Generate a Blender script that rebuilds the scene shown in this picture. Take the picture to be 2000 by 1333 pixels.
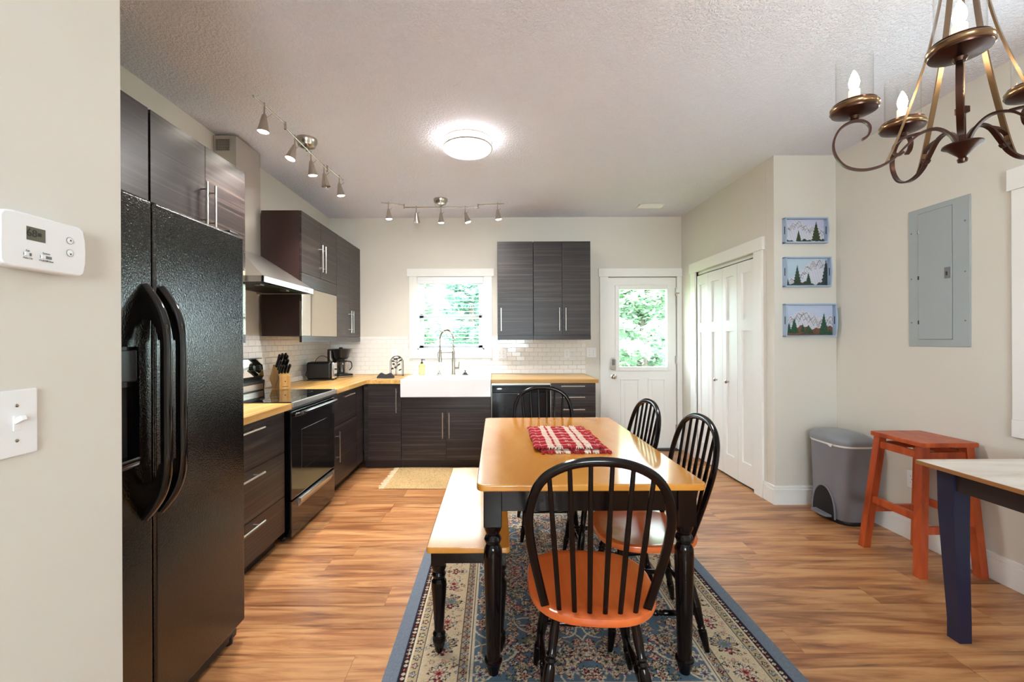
import bpy, bmesh, math, random
import numpy as np
from mathutils import Vector, Matrix
random.seed(7); np.random.seed(7)
for o in list(bpy.data.objects): bpy.data.objects.remove(o)
scene = bpy.context.scene
COL = scene.collection

# ---------------------------------------------------------------- camera
cd = bpy.data.cameras.new('camera'); cam = bpy.data.objects.new('camera', cd); COL.objects.link(cam)
cd.sensor_width = 36.0; cd.lens = 36.0*850/2000
cd.shift_x = 0.016; cd.shift_y = -0.0008
cd.clip_start = 0.02
cam.location = (0, 0, 1.3)
cam.rotation_euler = (math.radians(90), math.radians(0.25), 0)
scene.camera = cam

# ---------------------------------------------------------------- light and exposure
EXPOSURE = 1.62
vs = scene.view_settings
vs.view_transform = 'Standard'; vs.look = 'None'; vs.gamma = 1.0; vs.use_curve_mapping = False
vs.exposure = EXPOSURE
w = bpy.data.worlds.new('sky'); scene.world = w; w.use_nodes = True
bg = w.node_tree.nodes['Background']
bg.inputs[0].default_value = (0.80, 0.93, 1.0, 1); bg.inputs[1].default_value = 5.5
def sun(d, e, col):
    l = bpy.data.lights.new('sun', 'SUN'); l.energy = e; l.angle = 0.02; l.color = col
    o = bpy.data.objects.new('sun', l); COL.objects.link(o)
    o.rotation_euler = Vector(d).to_track_quat('-Z', 'Y').to_euler(); o.location = (-4, -4, 9)
sun((0.55, 0.5, -0.75), 17.0, (1, 0.96, 0.9))
def area(name, loc, d, sx, sy, e, col):
    l = bpy.data.lights.new(name, 'AREA'); l.shape = 'RECTANGLE'; l.size = sx; l.size_y = sy; l.energy = e; l.color = col
    o = bpy.data.objects.new(name, l); COL.objects.link(o); o.location = loc
    o.rotation_euler = Vector(d).to_track_quat('-Z', 'Z').to_euler()
# fill light added at the unseen rear window to brighten camera-facing surfaces
area('rear_fill_light', (0.30, -2.86, 1.5), (0, 1, 0), 1.2, 1.1, 44, (0.84, 0.92, 1.0))

# ---------------------------------------------------------------- helpers
def srgb(r, g, b):
    f = lambda c: (c/255/12.92) if c/255 <= 0.04045 else ((c/255+0.055)/1.055)**2.4
    return (f(r), f(g), f(b), 1.0)

class NT:
    def __init__(s, name):
        s.m = bpy.data.materials.new(name); s.m.use_nodes = True; s.t = s.m.node_tree
        s.b = s.t.nodes['Principled BSDF']
    def n(s, typ, **kw):
        nd = s.t.nodes.new(typ)
        for k, v in kw.items(): setattr(nd, k, v)
        return nd
    def l(s, a, b): s.t.links.new(a, b)
    def val(s, sock, v):
        if hasattr(v, 'is_linked') or hasattr(v, 'links'): s.l(v, sock)
        else: sock.default_value = v
    def math(s, op, a, b=0.0):
        nd = s.n('ShaderNodeMath', operation=op); s.val(nd.inputs[0], a); s.val(nd.inputs[1], b); return nd.outputs[0]
    def mix(s, f, a, b, bt='MIX'):
        nd = s.n('ShaderNodeMix', data_type='RGBA', blend_type=bt)
        s.val(nd.inputs[0], f); s.val(nd.inputs[6], a); s.val(nd.inputs[7], b); return nd.outputs[2]
    def ramp(s, f, stops):
        nd = s.n('ShaderNodeValToRGB'); e = nd.color_ramp.elements
        while len(e) < len(stops): e.new(0.5)
        for i, (p, c) in enumerate(stops): e[i].position = p; e[i].color = c
        s.val(nd.inputs[0], f); return nd.outputs[0]
    def coords(s, scale=(1, 1, 1), rand=True, rot=(0, 0, 0)):
        tc = s.n('ShaderNodeTexCoord'); mp = s.n('ShaderNodeMapping'); mp.inputs['Scale'].default_value = scale
        mp.inputs['Rotation'].default_value = rot
        v = tc.outputs['Object']
        if rand:
            oi = s.n('ShaderNodeObjectInfo'); ad = s.n('ShaderNodeVectorMath', operation='ADD')
            ml = s.math('MULTIPLY', oi.outputs['Random'], 37.0)
            s.l(v, ad.inputs[0]); s.l(ml, ad.inputs[1]); v = ad.outputs[0]
        s.l(v, mp.inputs[0]); return mp.outputs[0]
    def noise(s, vec, scale=1.0, detail=4, dist=0.0, rough=0.55):
        nd = s.n('ShaderNodeTexNoise'); s.l(vec, nd.inputs['Vector'])
        nd.inputs['Scale'].default_value = scale; nd.inputs['Detail'].default_value = detail
        nd.inputs['Distortion'].default_value = dist; nd.inputs['Roughness'].default_value = rough
        return nd.outputs['Fac']
    def bump(s, h, strength=0.3, dist=0.002):
        nd = s.n('ShaderNodeBump'); nd.inputs['Strength'].default_value = strength; nd.inputs['Distance'].default_value = dist
        s.l(h, nd.inputs['Height']); s.l(nd.outputs[0], s.b.inputs['Normal'])
    def set(s, base=None, rough=None, metal=None, spec=None, coat=None, coat_r=None):
        for k, v in (('Base Color', base), ('Roughness', rough), ('Metallic', metal), ('Specular IOR Level', spec), ('Coat Weight', coat), ('Coat Roughness', coat_r)):
            if v is not None: s.val(s.b.inputs[k], v)
        return s.m

def plain(name, c, rough=0.5, metal=0, spec=0.5, coat=0, coat_r=0.08, var=0.06, bump=None):
    """one colour with slight procedural mottling; bump=(scale, strength, distance)"""
    t = NT(name); v = t.coords()
    n = t.noise(v, 9.0, 3)
    d = tuple(x*(1-var) for x in c[:3])+(1,); u = tuple(min(1, x*(1+var)) for x in c[:3])+(1,)
    if bump: t.bump(t.noise(v, bump[0], 2), bump[1], bump[2])
    return t.set(t.mix(n, d, u), rough, metal, spec, coat, coat_r)

def grain(name, dark, mid, light, scale, rough=0.35, coat=0.0, spec=0.5, stops=(0.3, 0.5, 0.72), bump=0.0, dist=0.4, fine=5.0, coat_r=0.1):
    t = NT(name); v = t.coords(scale)
    n = t.noise(v, 1.0, 6, dist, 0.6)
    c = t.ramp(n, [(stops[0], dark), (stops[1], mid), (stops[2], light)])
    if bump: t.bump(n, bump, 0.001)
    return t.set(c, rough, 0, spec, coat, coat_r)

def emit(name, c, strength):
    t = NT(name); t.set(c, 0.5)
    t.b.inputs['Emission Color'].default_value = c; t.b.inputs['Emission Strength'].default_value = strength
    return t.m

def glass(name, tint=(1, 1, 1, 1), refl=0.08, rough=0.0):
    t = NT(name); out = t.t.nodes['Material Output']
    tr = t.n('ShaderNodeBsdfTransparent'); tr.inputs[0].default_value = tint
    gl = t.n('ShaderNodeBsdfGlossy'); gl.inputs['Roughness'].default_value = rough
    lw = t.n('ShaderNodeLayerWeight'); lw.inputs[0].default_value = 0.5
    mx = t.n('ShaderNodeMixShader'); t.l(t.math('ADD', t.math('MULTIPLY', t.math('POWER', lw.outputs['Facing'], 4.0), 0.55), refl*0.35), mx.inputs[0])
    t.l(tr.outputs[0], mx.inputs[1]); t.l(gl.outputs[0], mx.inputs[2]); t.l(mx.outputs[0], out.inputs[0])
    return t.m

def attr_mat(name, rough=0.9, bump=None, spec=0.2, fuzz=None):
    t = NT(name); a = t.n('ShaderNodeVertexColor'); a.layer_name = 'col'
    c = a.outputs[0]
    if fuzz:
        n = t.noise(t.coords(rand=False), fuzz[0], 2); c = t.mix(t.math('MULTIPLY', n, fuzz[1]), c, (0, 0, 0, 1))
    if bump: t.bump(t.noise(t.coords(rand=False), bump[0], 2), bump[1], bump[2])
    return t.set(c, rough, 0, spec)

class MB:
    def __init__(s): s.v = []; s.f = []; s.wn = False
    def add(s, v, f, M=None):
        n = len(s.v)
        if M is not None: v = [tuple(M @ Vector(p)) for p in v]
        s.v += [tuple(p) for p in v]; s.f += [tuple(i+n for i in q) for q in f]; return s
    def join(s, o, M=None): s.wn = s.wn or o.wn; return s.add(o.v, o.f, M)
    def box(s, x0, x1, y0, y1, z0, z1, bev=0.0, seg=2, M=None):
        if x0 > x1: x0, x1 = x1, x0
        if y0 > y1: y0, y1 = y1, y0
        v = [(x, y, z) for x in (x0, x1) for y in (y0, y1) for z in (z0, z1)]
        f = [(0, 1, 3, 2), (4, 6, 7, 5), (0, 4, 5, 1), (2, 3, 7, 6), (0, 2, 6, 4), (1, 5, 7, 3)]
        if bev > 0:
            s.wn = True; bm = bmesh.new(); vs = [bm.verts.new(p) for p in v]
            for q in f: bm.faces.new([vs[i] for i in q])
            bmesh.ops.bevel(bm, geom=list(bm.edges), offset=min(bev, 0.49*min(x1-x0, y1-y0, z1-z0)), segments=seg, profile=0.5, affect='EDGES')
            bm.verts.index_update(); v = [tuple(q.co) for q in bm.verts]; f = [tuple(q.index for q in fc.verts) for fc in bm.faces]; bm.free()
        return s.add(v, f, M)
    def prism(s, poly, axis, a0, a1, M=None, bev=0.0, seg=2):
        """poly in the plane normal to axis: x -> (y,z), y -> (x,z), z -> (x,y)"""
        mk = {'x': lambda p, a: (a, p[0], p[1]), 'y': lambda p, a: (p[0], a, p[1]), 'z': lambda p, a: (p[0], p[1], a)}[axis]
        n = len(poly); v = [mk(p, a0) for p in poly]+[mk(p, a1) for p in poly]
        f = [tuple(range(n)), tuple(range(2*n-1, n-1, -1))]+[(i, n+i, n+(i+1) % n, (i+1) % n) for i in range(n)]
        bm = bmesh.new(); vs = [bm.verts.new(p) for p in v]
        for q in f: bm.faces.new([vs[i] for i in q])
        bmesh.ops.recalc_face_normals(bm, faces=bm.faces)
        s.wn = s.wn or bev > 0
        if bev > 0: bmesh.ops.bevel(bm, geom=list(bm.edges), offset=bev, segments=seg, profile=0.5, affect='EDGES')
        bm.verts.index_update(); v = [tuple(q.co) for q in bm.verts]; f = [tuple(q.index for q in fc.verts) for fc in bm.faces]; bm.free()
        return s.add(v, f, M)
    def lathe(s, prof, n=24, c=(0, 0, 0), M=None, cap=True):
        v = []; f = []; m = len(prof)
        for i in range(n):
            a = 2*math.pi*i/n; ca, sa = math.cos(a), math.sin(a)
            v += [(c[0]+r*ca, c[1]+r*sa, c[2]+z) for r, z in prof]
        for i in range(n):
            j = (i+1) % n
            for k in range(m-1): f.append((i*m+k, j*m+k, j*m+k+1, i*m+k+1))
        if cap:
            if prof[0][0] > 1e-6: f.append(tuple(i*m for i in range(n-1, -1, -1)))
            if prof[-1][0] > 1e-6: f.append(tuple(i*m+m-1 for i in range(n)))
        return s.add(v, f, M)
    def turn(s, p0, p1, prof, n=14):
        """lathe profile [(t, r)] along the segment p0 -> p1"""
        p0 = Vector(p0); p1 = Vector(p1); d = p1-p0; L = d.length
        M = Matrix.Translation(p0) @ d.to_track_quat('Z', 'Y').to_matrix().to_4x4()
        return s.lathe([(r, t*L) for t, r in prof], n, M=M)
    def cyl(s, p0, p1, r, r1=None, n=12): return s.turn(p0, p1, [(0, r), (1, r if r1 is None else r1)], n)
    def tube(s, path, r, n=8, closed=False, flat=None, up=None):
        """flat=(a,b): elliptic half sizes; up: fixed direction of b"""
        P = [Vector(p) for p in path]; m = len(P); v = []; f = []
        prev = None
        for i in range(m):
            if closed: t = P[(i+1) % m]-P[i-1]
            else: t = P[min(i+1, m-1)]-P[max(i-1, 0)]
            t.normalize()
            if up is not None: b = Vector(up); b = (b-t*b.dot(t)).normalized()
            elif prev is None:
                b = Vector((0, 0, 1)) if abs(t.z) < 0.9 else Vector((1, 0, 0)); b = (b-t*b.dot(t)).normalized()
            else: b = (prev-t*prev.dot(t)).normalized()
            prev = b; a = t.cross(b)
            rr = r[i] if isinstance(r, (list, tuple)) else r
            ra, rb = (flat if flat else (rr, rr))
            if flat and isinstance(r, (list, tuple)): ra, rb = ra*rr, rb*rr
            for k in range(n):
                an = 2*math.pi*(k+0.5)/n
                c_, s_ = math.cos(an), math.sin(an)
                if n == 4: c_, s_ = c_*1.4142, s_*1.4142
                v.append(tuple(P[i]+a*(ra*c_)+b*(rb*s_)))
        for i in range(m if closed else m-1):
            j = (i+1) % m
            for k in range(n): f.append((i*n+k, i*n+(k+1) % n, j*n+(k+1) % n, j*n+k))
        if not closed: f.append(tuple(range(n-1, -1, -1))); f.append(tuple((m-1)*n+k for k in range(n)))
        return s.add(v, f)
    def ball(s, c, r, n=12, sc=(1, 1, 1)):
        prof = [(max(1e-7, math.sin(math.pi*i/n)*r), -math.cos(math.pi*i/n)*r) for i in range(n+1)]
        M = Matrix.Translation(c) @ Matrix.Diagonal((*sc, 1)); return s.lathe(prof, n*2, M=M, cap=False)
    def mesh(s, name, off=(0, 0, 0), ang=35, recalc=True):
        me = bpy.data.meshes.new(name)
        me.from_pydata([(p[0]-off[0], p[1]-off[1], p[2]-off[2]) for p in s.v], [], s.f)
        if recalc:
            bm = bmesh.new(); bm.from_mesh(me); bmesh.ops.recalc_face_normals(bm, faces=bm.faces); bm.to_mesh(me); bm.free()
        me.polygons.foreach_set('use_smooth', [True]*len(me.polygons)); me.set_sharp_from_angle(angle=math.radians(ang))
        me.update(); return me

OFF = {}
def wn(o, mb):
    if mb.wn: m = o.modifiers.new('weighted_normal', 'WEIGHTED_NORMAL'); m.keep_sharp = True; m.weight = 100
def link(o, parent=None):
    COL.objects.link(o)
    if parent is not None: o.parent = parent
    return o
def tag(o, label=None, cat=None, group=None, kind=None):
    for k, v in (('label', label), ('category', cat), ('group', group), ('kind', kind)):
        if v: o[k] = v
    return o
def thing(name, label, cat, loc=(0, 0, 0), group=None):
    o = bpy.data.objects.new(name, None); o.empty_display_size = 0.05; o.location = loc; link(o)
    OFF[o.name] = loc; return tag(o, label, cat, group)
def part(name, mb, mat, parent, label=None, ang=35):
    off = OFF[parent.name]
    o = bpy.data.objects.new(name, mb.mesh(name, off, ang)); o.data.materials.append(mat); link(o, parent); wn(o, mb)
    OFF[o.name] = off
    if label: o['label'] = label
    return o
def solo(name, mb, mat, label=None, cat=None, loc=(0, 0, 0), group=None, kind=None, ang=35):
    o = bpy.data.objects.new(name, mb.mesh(name, loc, ang)); o.data.materials.append(mat); o.location = loc; link(o); wn(o, mb)
    OFF[o.name] = loc; return tag(o, label, cat, group, kind)
def copy_tree(o, parent=None):
    c = o.copy(); COL.objects.link(c); c.parent = parent
    for ch in list(o.children): copy_tree(ch, c)
    return c
def B(*a, **k): return MB().box(*a, **k)
def spline(pts, n=6, closed=False):
    P = [Vector(p) for p in pts]; out = []; m = len(P)
    rng = range(m) if closed else range(m-1)
    for i in rng:
        if closed: p0, p1, p2, p3 = P[i-1], P[i], P[(i+1) % m], P[(i+2) % m]
        else: p0, p1, p2, p3 = P[max(i-1, 0)], P[i], P[i+1], P[min(i+2, m-1)]
        for k in range(n):
            t = k/n
            out.append(0.5*((2*p1)+(p2-p0)*t+(2*p0-5*p1+4*p2-p3)*t*t+(3*p1-p0-3*p2+p3)*t**3))
    if not closed: out.append(P[-1])
    return out
def holes(axis, a0, a1, u0, u1, z0, z1, ops):
    """wall slab normal to axis between a0 and a1, with rectangular openings (u0,u1,z0,z1)"""
    us = sorted({u0, u1, *[o[0] for o in ops], *[o[1] for o in ops]}); zs = sorted({z0, z1, *[o[2] for o in ops], *[o[3] for o in ops]})
    mb = MB()
    for i in range(len(us)-1):
        for k in range(len(zs)-1):
            cu, cz = (us[i]+us[i+1])/2, (zs[k]+zs[k+1])/2
            if any(o[0] < cu < o[1] and o[2] < cz < o[3] for o in ops): continue
            if axis == 'y': mb.box(us[i], us[i+1], a0, a1, zs[k], zs[k+1])
            else: mb.box(a0, a1, us[i], us[i+1], zs[k], zs[k+1])
    return mb
def text_mesh(s, size, M, depth=0.0003):
    cu = bpy.data.curves.new('t', 'FONT'); cu.body = s; cu.size = size; cu.align_x = 'CENTER'; cu.align_y = 'CENTER'; cu.extrude = depth
    cu.resolution_u = 3
    ob = bpy.data.objects.new('t', cu); COL.objects.link(ob)
    bpy.context.view_layer.update()
    me = bpy.data.meshes.new_from_object(ob.evaluated_get(bpy.context.evaluated_depsgraph_get()))
    mb = MB(); mb.add([tuple(v.co) for v in me.vertices], [tuple(p.vertices) for p in me.polygons], M)
    bpy.data.objects.remove(ob); bpy.data.curves.remove(cu); bpy.data.meshes.remove(me); return mb

# ---------------------------------------------------------------- materials
mt = {}
def wallpaint(name, c):
    t = NT(name); v = t.coords(rand=False)
    t.bump(t.noise(v, 260.0, 2), 0.12, 0.001)
    return t.set(t.mix(t.noise(v, 1.3, 2), tuple(x*0.985 for x in c[:3])+(1,), c), 0.55, 0, 0.35)
mt['wall'] = wallpaint('beige_wall_paint', srgb(221, 216, 206))
def ceilmat():
    t = NT('knockdown_ceiling'); v = t.coords(rand=False)
    n = t.noise(v, 72.0, 3, 0.3, 0.6); t.bump(t.ramp(n, [(0.42, (0, 0, 0, 1)), (0.6, (1, 1, 1, 1))]), 0.8, 0.005)
    return t.set(srgb(236, 236, 246), 0.85, 0, 0.2)
mt['ceiling'] = ceilmat()
mt['white'] = plain('white_trim_paint', srgb(240, 239, 236), 0.35, var=0.01)
mt['whiteplastic'] = plain('white_plastic', srgb(238, 238, 238), 0.35, var=0.01)
mt['greyprint'] = plain('grey_print', srgb(120, 122, 126), 0.6)
def floormat(name):
    t = NT(name); v = t.coords((0.9, 9.0, 9.0))
    n = t.noise(v, 1.6, 7, 1.1, 0.62)
    c = t.ramp(n, [(0.25, srgb(90, 50, 27)), (0.42, srgb(158, 102, 62)), (0.55, srgb(190, 136, 88)), (0.75, srgb(210, 162, 114))])
    v2 = t.coords((1.4, 26.0, 26.0)); n2 = t.noise(v2, 1.0, 4, 0.8)
    c = t.mix(t.ramp(n2, [(0.60, (0, 0, 0, 1)), (0.74, (0.75, 0.75, 0.75, 1))]), c, srgb(98, 56, 28))
    oi = t.n('ShaderNodeObjectInfo')
    hs = t.n('ShaderNodeHueSaturation'); t.l(c, hs.inputs['Color'])
    t.l(t.math('ADD', t.math('MULTIPLY', oi.outputs['Random'], 0.26), 0.84), hs.inputs['Value'])
    t.bump(n2, 0.08, 0.001)
    return t.set(hs.outputs[0], t.math('ADD', t.math('MULTIPLY', n, 0.15), 0.24), 0, 0.5)
mt['floor'] = floormat('oak_plank')
mt['cab'] = grain('dark_brown_laminate', srgb(22, 14, 16), srgb(36, 27, 27), srgb(84, 72, 66), (0.8, 0.8, 55.0), 0.36, spec=0.5, stops=(0.28, 0.5, 0.8), dist=0.5)
mt['cabside'] = plain('dark_brown_side_panel', srgb(52, 34, 32), 0.38)
mt['toe'] = plain('black_brown_plinth', srgb(40, 26, 24), 0.45)
def butcher(name, along):
    t = NT(name); sc = (1.6, 24, 24) if along == 'x' else (24, 1.6, 24)
    v = t.coords(sc, rand=False); n = t.noise(v, 1.0, 5, 0.5)
    c = t.ramp(n, [(0.25, srgb(186, 132, 66)), (0.5, srgb(222, 176, 104)), (0.78, srgb(238, 202, 138))])
    tc = t.n('ShaderNodeTexCoord'); br = t.n('ShaderNodeTexBrick'); mp = t.n('ShaderNodeMapping')
    mp.inputs['Rotation'].default_value = (0, 0, 0 if along == 'x' else math.pi/2)
    t.l(tc.outputs['Object'], mp.inputs[0]); t.l(mp.outputs[0], br.inputs[0])
    br.inputs['Color1'].default_value = (0.75, 0.72, 0.66, 1); br.inputs['Color2'].default_value = (1, 1, 1, 1); br.inputs['Mortar'].default_value = (0.6, 0.55, 0.45, 1)
    br.inputs['Scale'].default_value = 1.0; br.inputs['Mortar Size'].default_value = 0.0006; br.inputs['Brick Width'].default_value = 0.55; br.inputs['Row Height'].default_value = 0.042
    return t.set(t.mix(1.0, c, br.outputs[0], 'MULTIPLY'), 0.33)
mt['butcher_x'] = butcher('butcher_block_x', 'x'); mt['butcher_y'] = butcher('butcher_block_y', 'y')
mt['steel'] = plain('brushed_steel', srgb(200, 196, 190), 0.28, 1.0, var=0.04)
mt['nickel'] = plain('brushed_nickel', srgb(190, 182, 172), 0.25, 1.0, var=0.04)
mt['chrome'] = plain('chrome', srgb(225, 226, 228), 0.08, 1.0, var=0.01)
mt['darksteel'] = plain('filter_mesh_steel', srgb(70, 68, 66), 0.45, 1.0)
def fridgemat():
    t = NT('textured_black_steel'); v = t.coords(rand=False)
    t.bump(t.noise(v, 170.0, 2, 0.4), 0.55, 0.0014)
    return t.set(srgb(9, 7, 7), 0.16, 0, 0.9)
mt['fridge'] = fridgemat()
mt['black'] = plain('black_gloss', srgb(10, 10, 12), 0.08, coat=0.3)
mt['blackplastic'] = plain('black_plastic', srgb(24, 24, 27), 0.32)
mt['blackmatte'] = plain('black_matte', srgb(20, 19, 20), 0.6)
mt['dishblack'] = plain('dishwasher_black', srgb(14, 15, 19), 0.14)
mt['blackglass'] = plain('black_glass', srgb(9, 9, 11), 0.03, spec=0.9, coat=0.5, coat_r=0.02)
mt['mirrorglass'] = plain('mirrored_door', srgb(196, 190, 178), 0.04, 1.0, var=0.01)
def tilemat():
    t = NT('white_glazed_tile'); return t.set(srgb(238, 235, 231), 0.10, 0, 0.5)
mt['tile'] = tilemat()
mt['porcelain'] = plain('white_fireclay', srgb(226, 226, 229), 0.12, var=0.01)
mt['tabletop'] = grain('honey_wood', srgb(182, 112, 38), srgb(208, 140, 56), srgb(222, 160, 74), (3.0, 1.0, 6.0), 0.16, coat=0.4, spec=0.5, stops=(0.25, 0.5, 0.75), dist=0.9, coat_r=0.09)
mt['seat'] = grain('orange_wood', srgb(184, 80, 34), srgb(212, 104, 50), srgb(226, 130, 68), (6.0, 1.5, 6.0), 0.24, coat=0.3, stops=(0.25, 0.5, 0.75), dist=0.6, coat_r=0.15)
mt['espresso'] = plain('espresso_black_paint', srgb(13, 7, 8), 0.15, spec=0.32)
mt['stool'] = grain('red_orange_stain', srgb(140, 52, 22), srgb(178, 74, 34), srgb(196, 96, 48), (14.0, 14.0, 2.0), 0.35, stops=(0.3, 0.5, 0.72))
mt['washtop'] = grain('whitewashed_wood', srgb(150, 118, 92), srgb(206, 190, 174), srgb(226, 217, 208), (1.5, 8.0, 8.0), 0.5, stops=(0.27, 0.42, 0.7), dist=1.2)
mt['navy'] = plain('navy_paint', srgb(28, 32, 58), 0.28, var=0.3)
mt['canmat'] = plain('grey_plastic', srgb(128, 129, 138), 0.36)
mt['panelgrey'] = plain('grey_enamel', srgb(164, 172, 174), 0.4, var=0.02)
mt['bronze'] = plain('oiled_bronze', srgb(74, 50, 42), 0.28, 0.85, var=0.2)
mt['bronzelight'] = plain('bronze_edge', srgb(132, 106, 78), 0.28, 0.9, var=0.1)
mt['ivory'] = emit('candle_sleeve', srgb(250, 226, 180), 0.35)
mt['flame'] = emit('candle_bulb', (1.0, 0.86, 0.66, 1), 34)
mt['diffuser'] = emit('lamp_diffuser', (1.0, 0.98, 0.96, 1), 5)
mt['spot'] = emit('spot_bulb', (1.0, 0.93, 0.80, 1), 26)
mt['glass'] = glass('window_glass', (0.97, 1.0, 0.99, 1), 0.11)
mt['clear'] = glass('clear_glass', (0.995, 0.995, 0.99, 1), 0.09)
mt['blind'] = plain('white_blind', srgb(240, 243, 245), 0.45, var=0.01)
mt['vinyl'] = plain('white_vinyl', srgb(235, 238, 241), 0.4, var=0.01)
mt['blockwood'] = grain('pale_wood', srgb(180, 132, 72), srgb(212, 166, 98), srgb(228, 188, 124), (20, 20, 3), 0.4)
mt['slate'] = plain('dark_grey_cloth', srgb(44, 44, 50), 0.9, bump=(400, 0.5, 0.002))
mt['lcd'] = plain('lcd_display', srgb(98, 98, 84), 0.3)
mt['ink'] = plain('dark_ink', srgb(42, 42, 40), 0.6)
mt['traypaint'] = plain('pale_blue_paint', srgb(164, 184, 208), 0.55, var=0.12)

# ================================================================ SETTING
XL, XR, YB, YC, XC, HC = -1.95, 2.68, 5.12, 3.42, 2.19, 2.745
YR = -2.7          # rear wall of the living side, behind the camera
FL = MB().box(XL-0.2, XR+0.2, YR-0.2, YB+0.2, -0.12, -0.004)
floor = solo('floor', FL, mt['floor'], kind='structure')
# planks run across the room (along X)
unit = MB().box(-0.5, 0.5, -0.5, 0.5, -0.004, 0.0, 0.0)
PW, PL = 0.166, 1.22
pm = {}
rows = int((YB+0.6)/PW)+1
for r in range(rows):
    y1 = YB-r*PW; y0 = y1-PW
    x = XL-random.uniform(0.0, 1.1)
    while x < XR:
        a, b = max(x, XL), min(x+PL, XR); x += PL
        if b-a < 0.05 or y1 < -0.5: continue
        if y0 < 0.9 and b < -0.83: continue
        k = (round(b-a, 2),)
        if k not in pm:
            m = MB().box(-(b-a)/2, (b-a)/2, -PW/2, PW/2, -0.004, 0.0)
            # eased long edges
            v = m.v; wv = PW/2-0.0004
            m = MB().prism([(-wv, -0.004), (wv, -0.004), (wv, -0.0008), (wv-0.0010, 0), (-wv+0.0010, 0), (-wv, -0.0008)], 'x', -(b-a)/2+0.0005, (b-a)/2-0.0005)
            pm[k] = m.mesh('plank'); pm[k].materials.append(mt['floor'])
        o = bpy.data.objects.new('plank', pm[k]); o.location = ((a+b)/2, (y0+y1)/2, 0); link(o, floor)

solo('ceiling', B(XL-0.2, XR+0.2, YR-0.2, YB+0.2, HC, HC+0.15), mt['ceiling'], kind='structure')
WIN = (-0.92, -0.133, 1.19, 2.05)
DOOR = (1.325, 2.132, 0.0, 2.04)
wall_back = solo('wall_back', holes('y', YB, YB+0.16, XL-0.2, XR+0.2, 0, HC, [WIN, DOOR]), mt['wall'], kind='structure')
wall_left = solo('wall_left', B(XL-0.16, XL, 0.963, YB, 0, HC), mt['wall'], kind='structure')
solo('wall_hall', B(XL-0.16, -0.826, YR, 0.963, 0, HC, 0.004), mt['wall'], kind='structure')
SW1 = (0.83, 2.16, 0.88, 2.06)
solo('wall_right', holes('x', XR, XR+0.16, YR, YB, 0, HC, [SW1]), mt['wall'], kind='structure')
RD = (-0.3, 0.9, 0.95, 2.05)
solo('wall_rear', holes('y', YR-0.16, YR, XL-0.2, XR+0.2, 0, HC, [RD]), mt['wall'], kind='structure')
CL = (3.67, 4.74, 0.0, 2.03)
solo('wall_closet', holes('x', XC, XC+0.10, YC+0.1, YB, 0, HC, [CL]), mt['wall'], kind='structure')
solo('wall_column', B(XC, XR, YC, YC+0.1, 0, HC, 0.003), mt['wall'], kind='structure')

# baseboards with a stepped top
def baseboard(name, segs):
    mb = MB()
    for (x0, x1, y0, y1) in segs:
        mb.box(x0, x1, y0, y1, 0.0, 0.118, 0.002)
        dx, dy = (x1-x0), (y1-y0)
        if dx < dy: mb.box(x0+(0.005 if x1 >= XC-0.02 else 0), x1, y0, y1, 0.118, 0.145, 0.003)
        else: mb.box(x0, x1, y0+0.005, y1, 0.118, 0.145, 0.003)
    solo(name, mb, mt['white'], kind='structure')
baseboard('baseboard_right', [(XR-0.016, XR, YR, YC)])
baseboard('baseboard_column', [(XC-0.016, XR-0.016, YC-0.016, YC)])
baseboard('baseboard_closet', [(XC-0.016, XC, YC, 3.55)])

# --- casings (trim)
def casing_y(name, u0, u1, z0, z1, w, headw, over, y, bottom=False, right_w=None):
    mb = MB(); rw = right_w or w
    mb.box(u0-w, u0, y-0.018, y, z0, z1, 0.002); mb.box(u1, u1+rw, y-0.018, y, z0, z1, 0.002)
    mb.box(u0-w-over, u1+rw+(over if right_w is None else 0), y-0.024, y, z1, z1+headw, 0.002)
    if bottom: mb.box(u0-w, u1+w, y-0.020, y, z0-w*1.1, z0, 0.002)
    return solo(name, mb, mt['white'], kind='structure')
casing_y('trim_1', WIN[0], WIN[1], WIN[2], WIN[3], 0.092, 0.092, 0.025, YB, True)
casing_y('trim_2', DOOR[0], DOOR[1], 0, DOOR[3], 0.10, 0.095, 0.015, YB, False, 0.056)
mb = MB()
mb.box(XC-0.018, XC, CL[0]-0.115, CL[0], 0, CL[3], 0.002); mb.box(XC-0.018, XC, CL[1], CL[1]+0.115, 0, CL[3], 0.002)
mb.box(XC-0.024, XC, CL[0]-0.135, CL[1]+0.13, CL[3], CL[3]+0.105, 0.002)
mb.box(XC, XC+0.10, CL[0]-0.012, CL[0]+0.0, 0, CL[3]); mb.box(XC, XC+0.10, CL[1], CL[1]+0.012, 0, CL[3])
solo('trim_3', mb, mt['white'], kind='structure')

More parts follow.
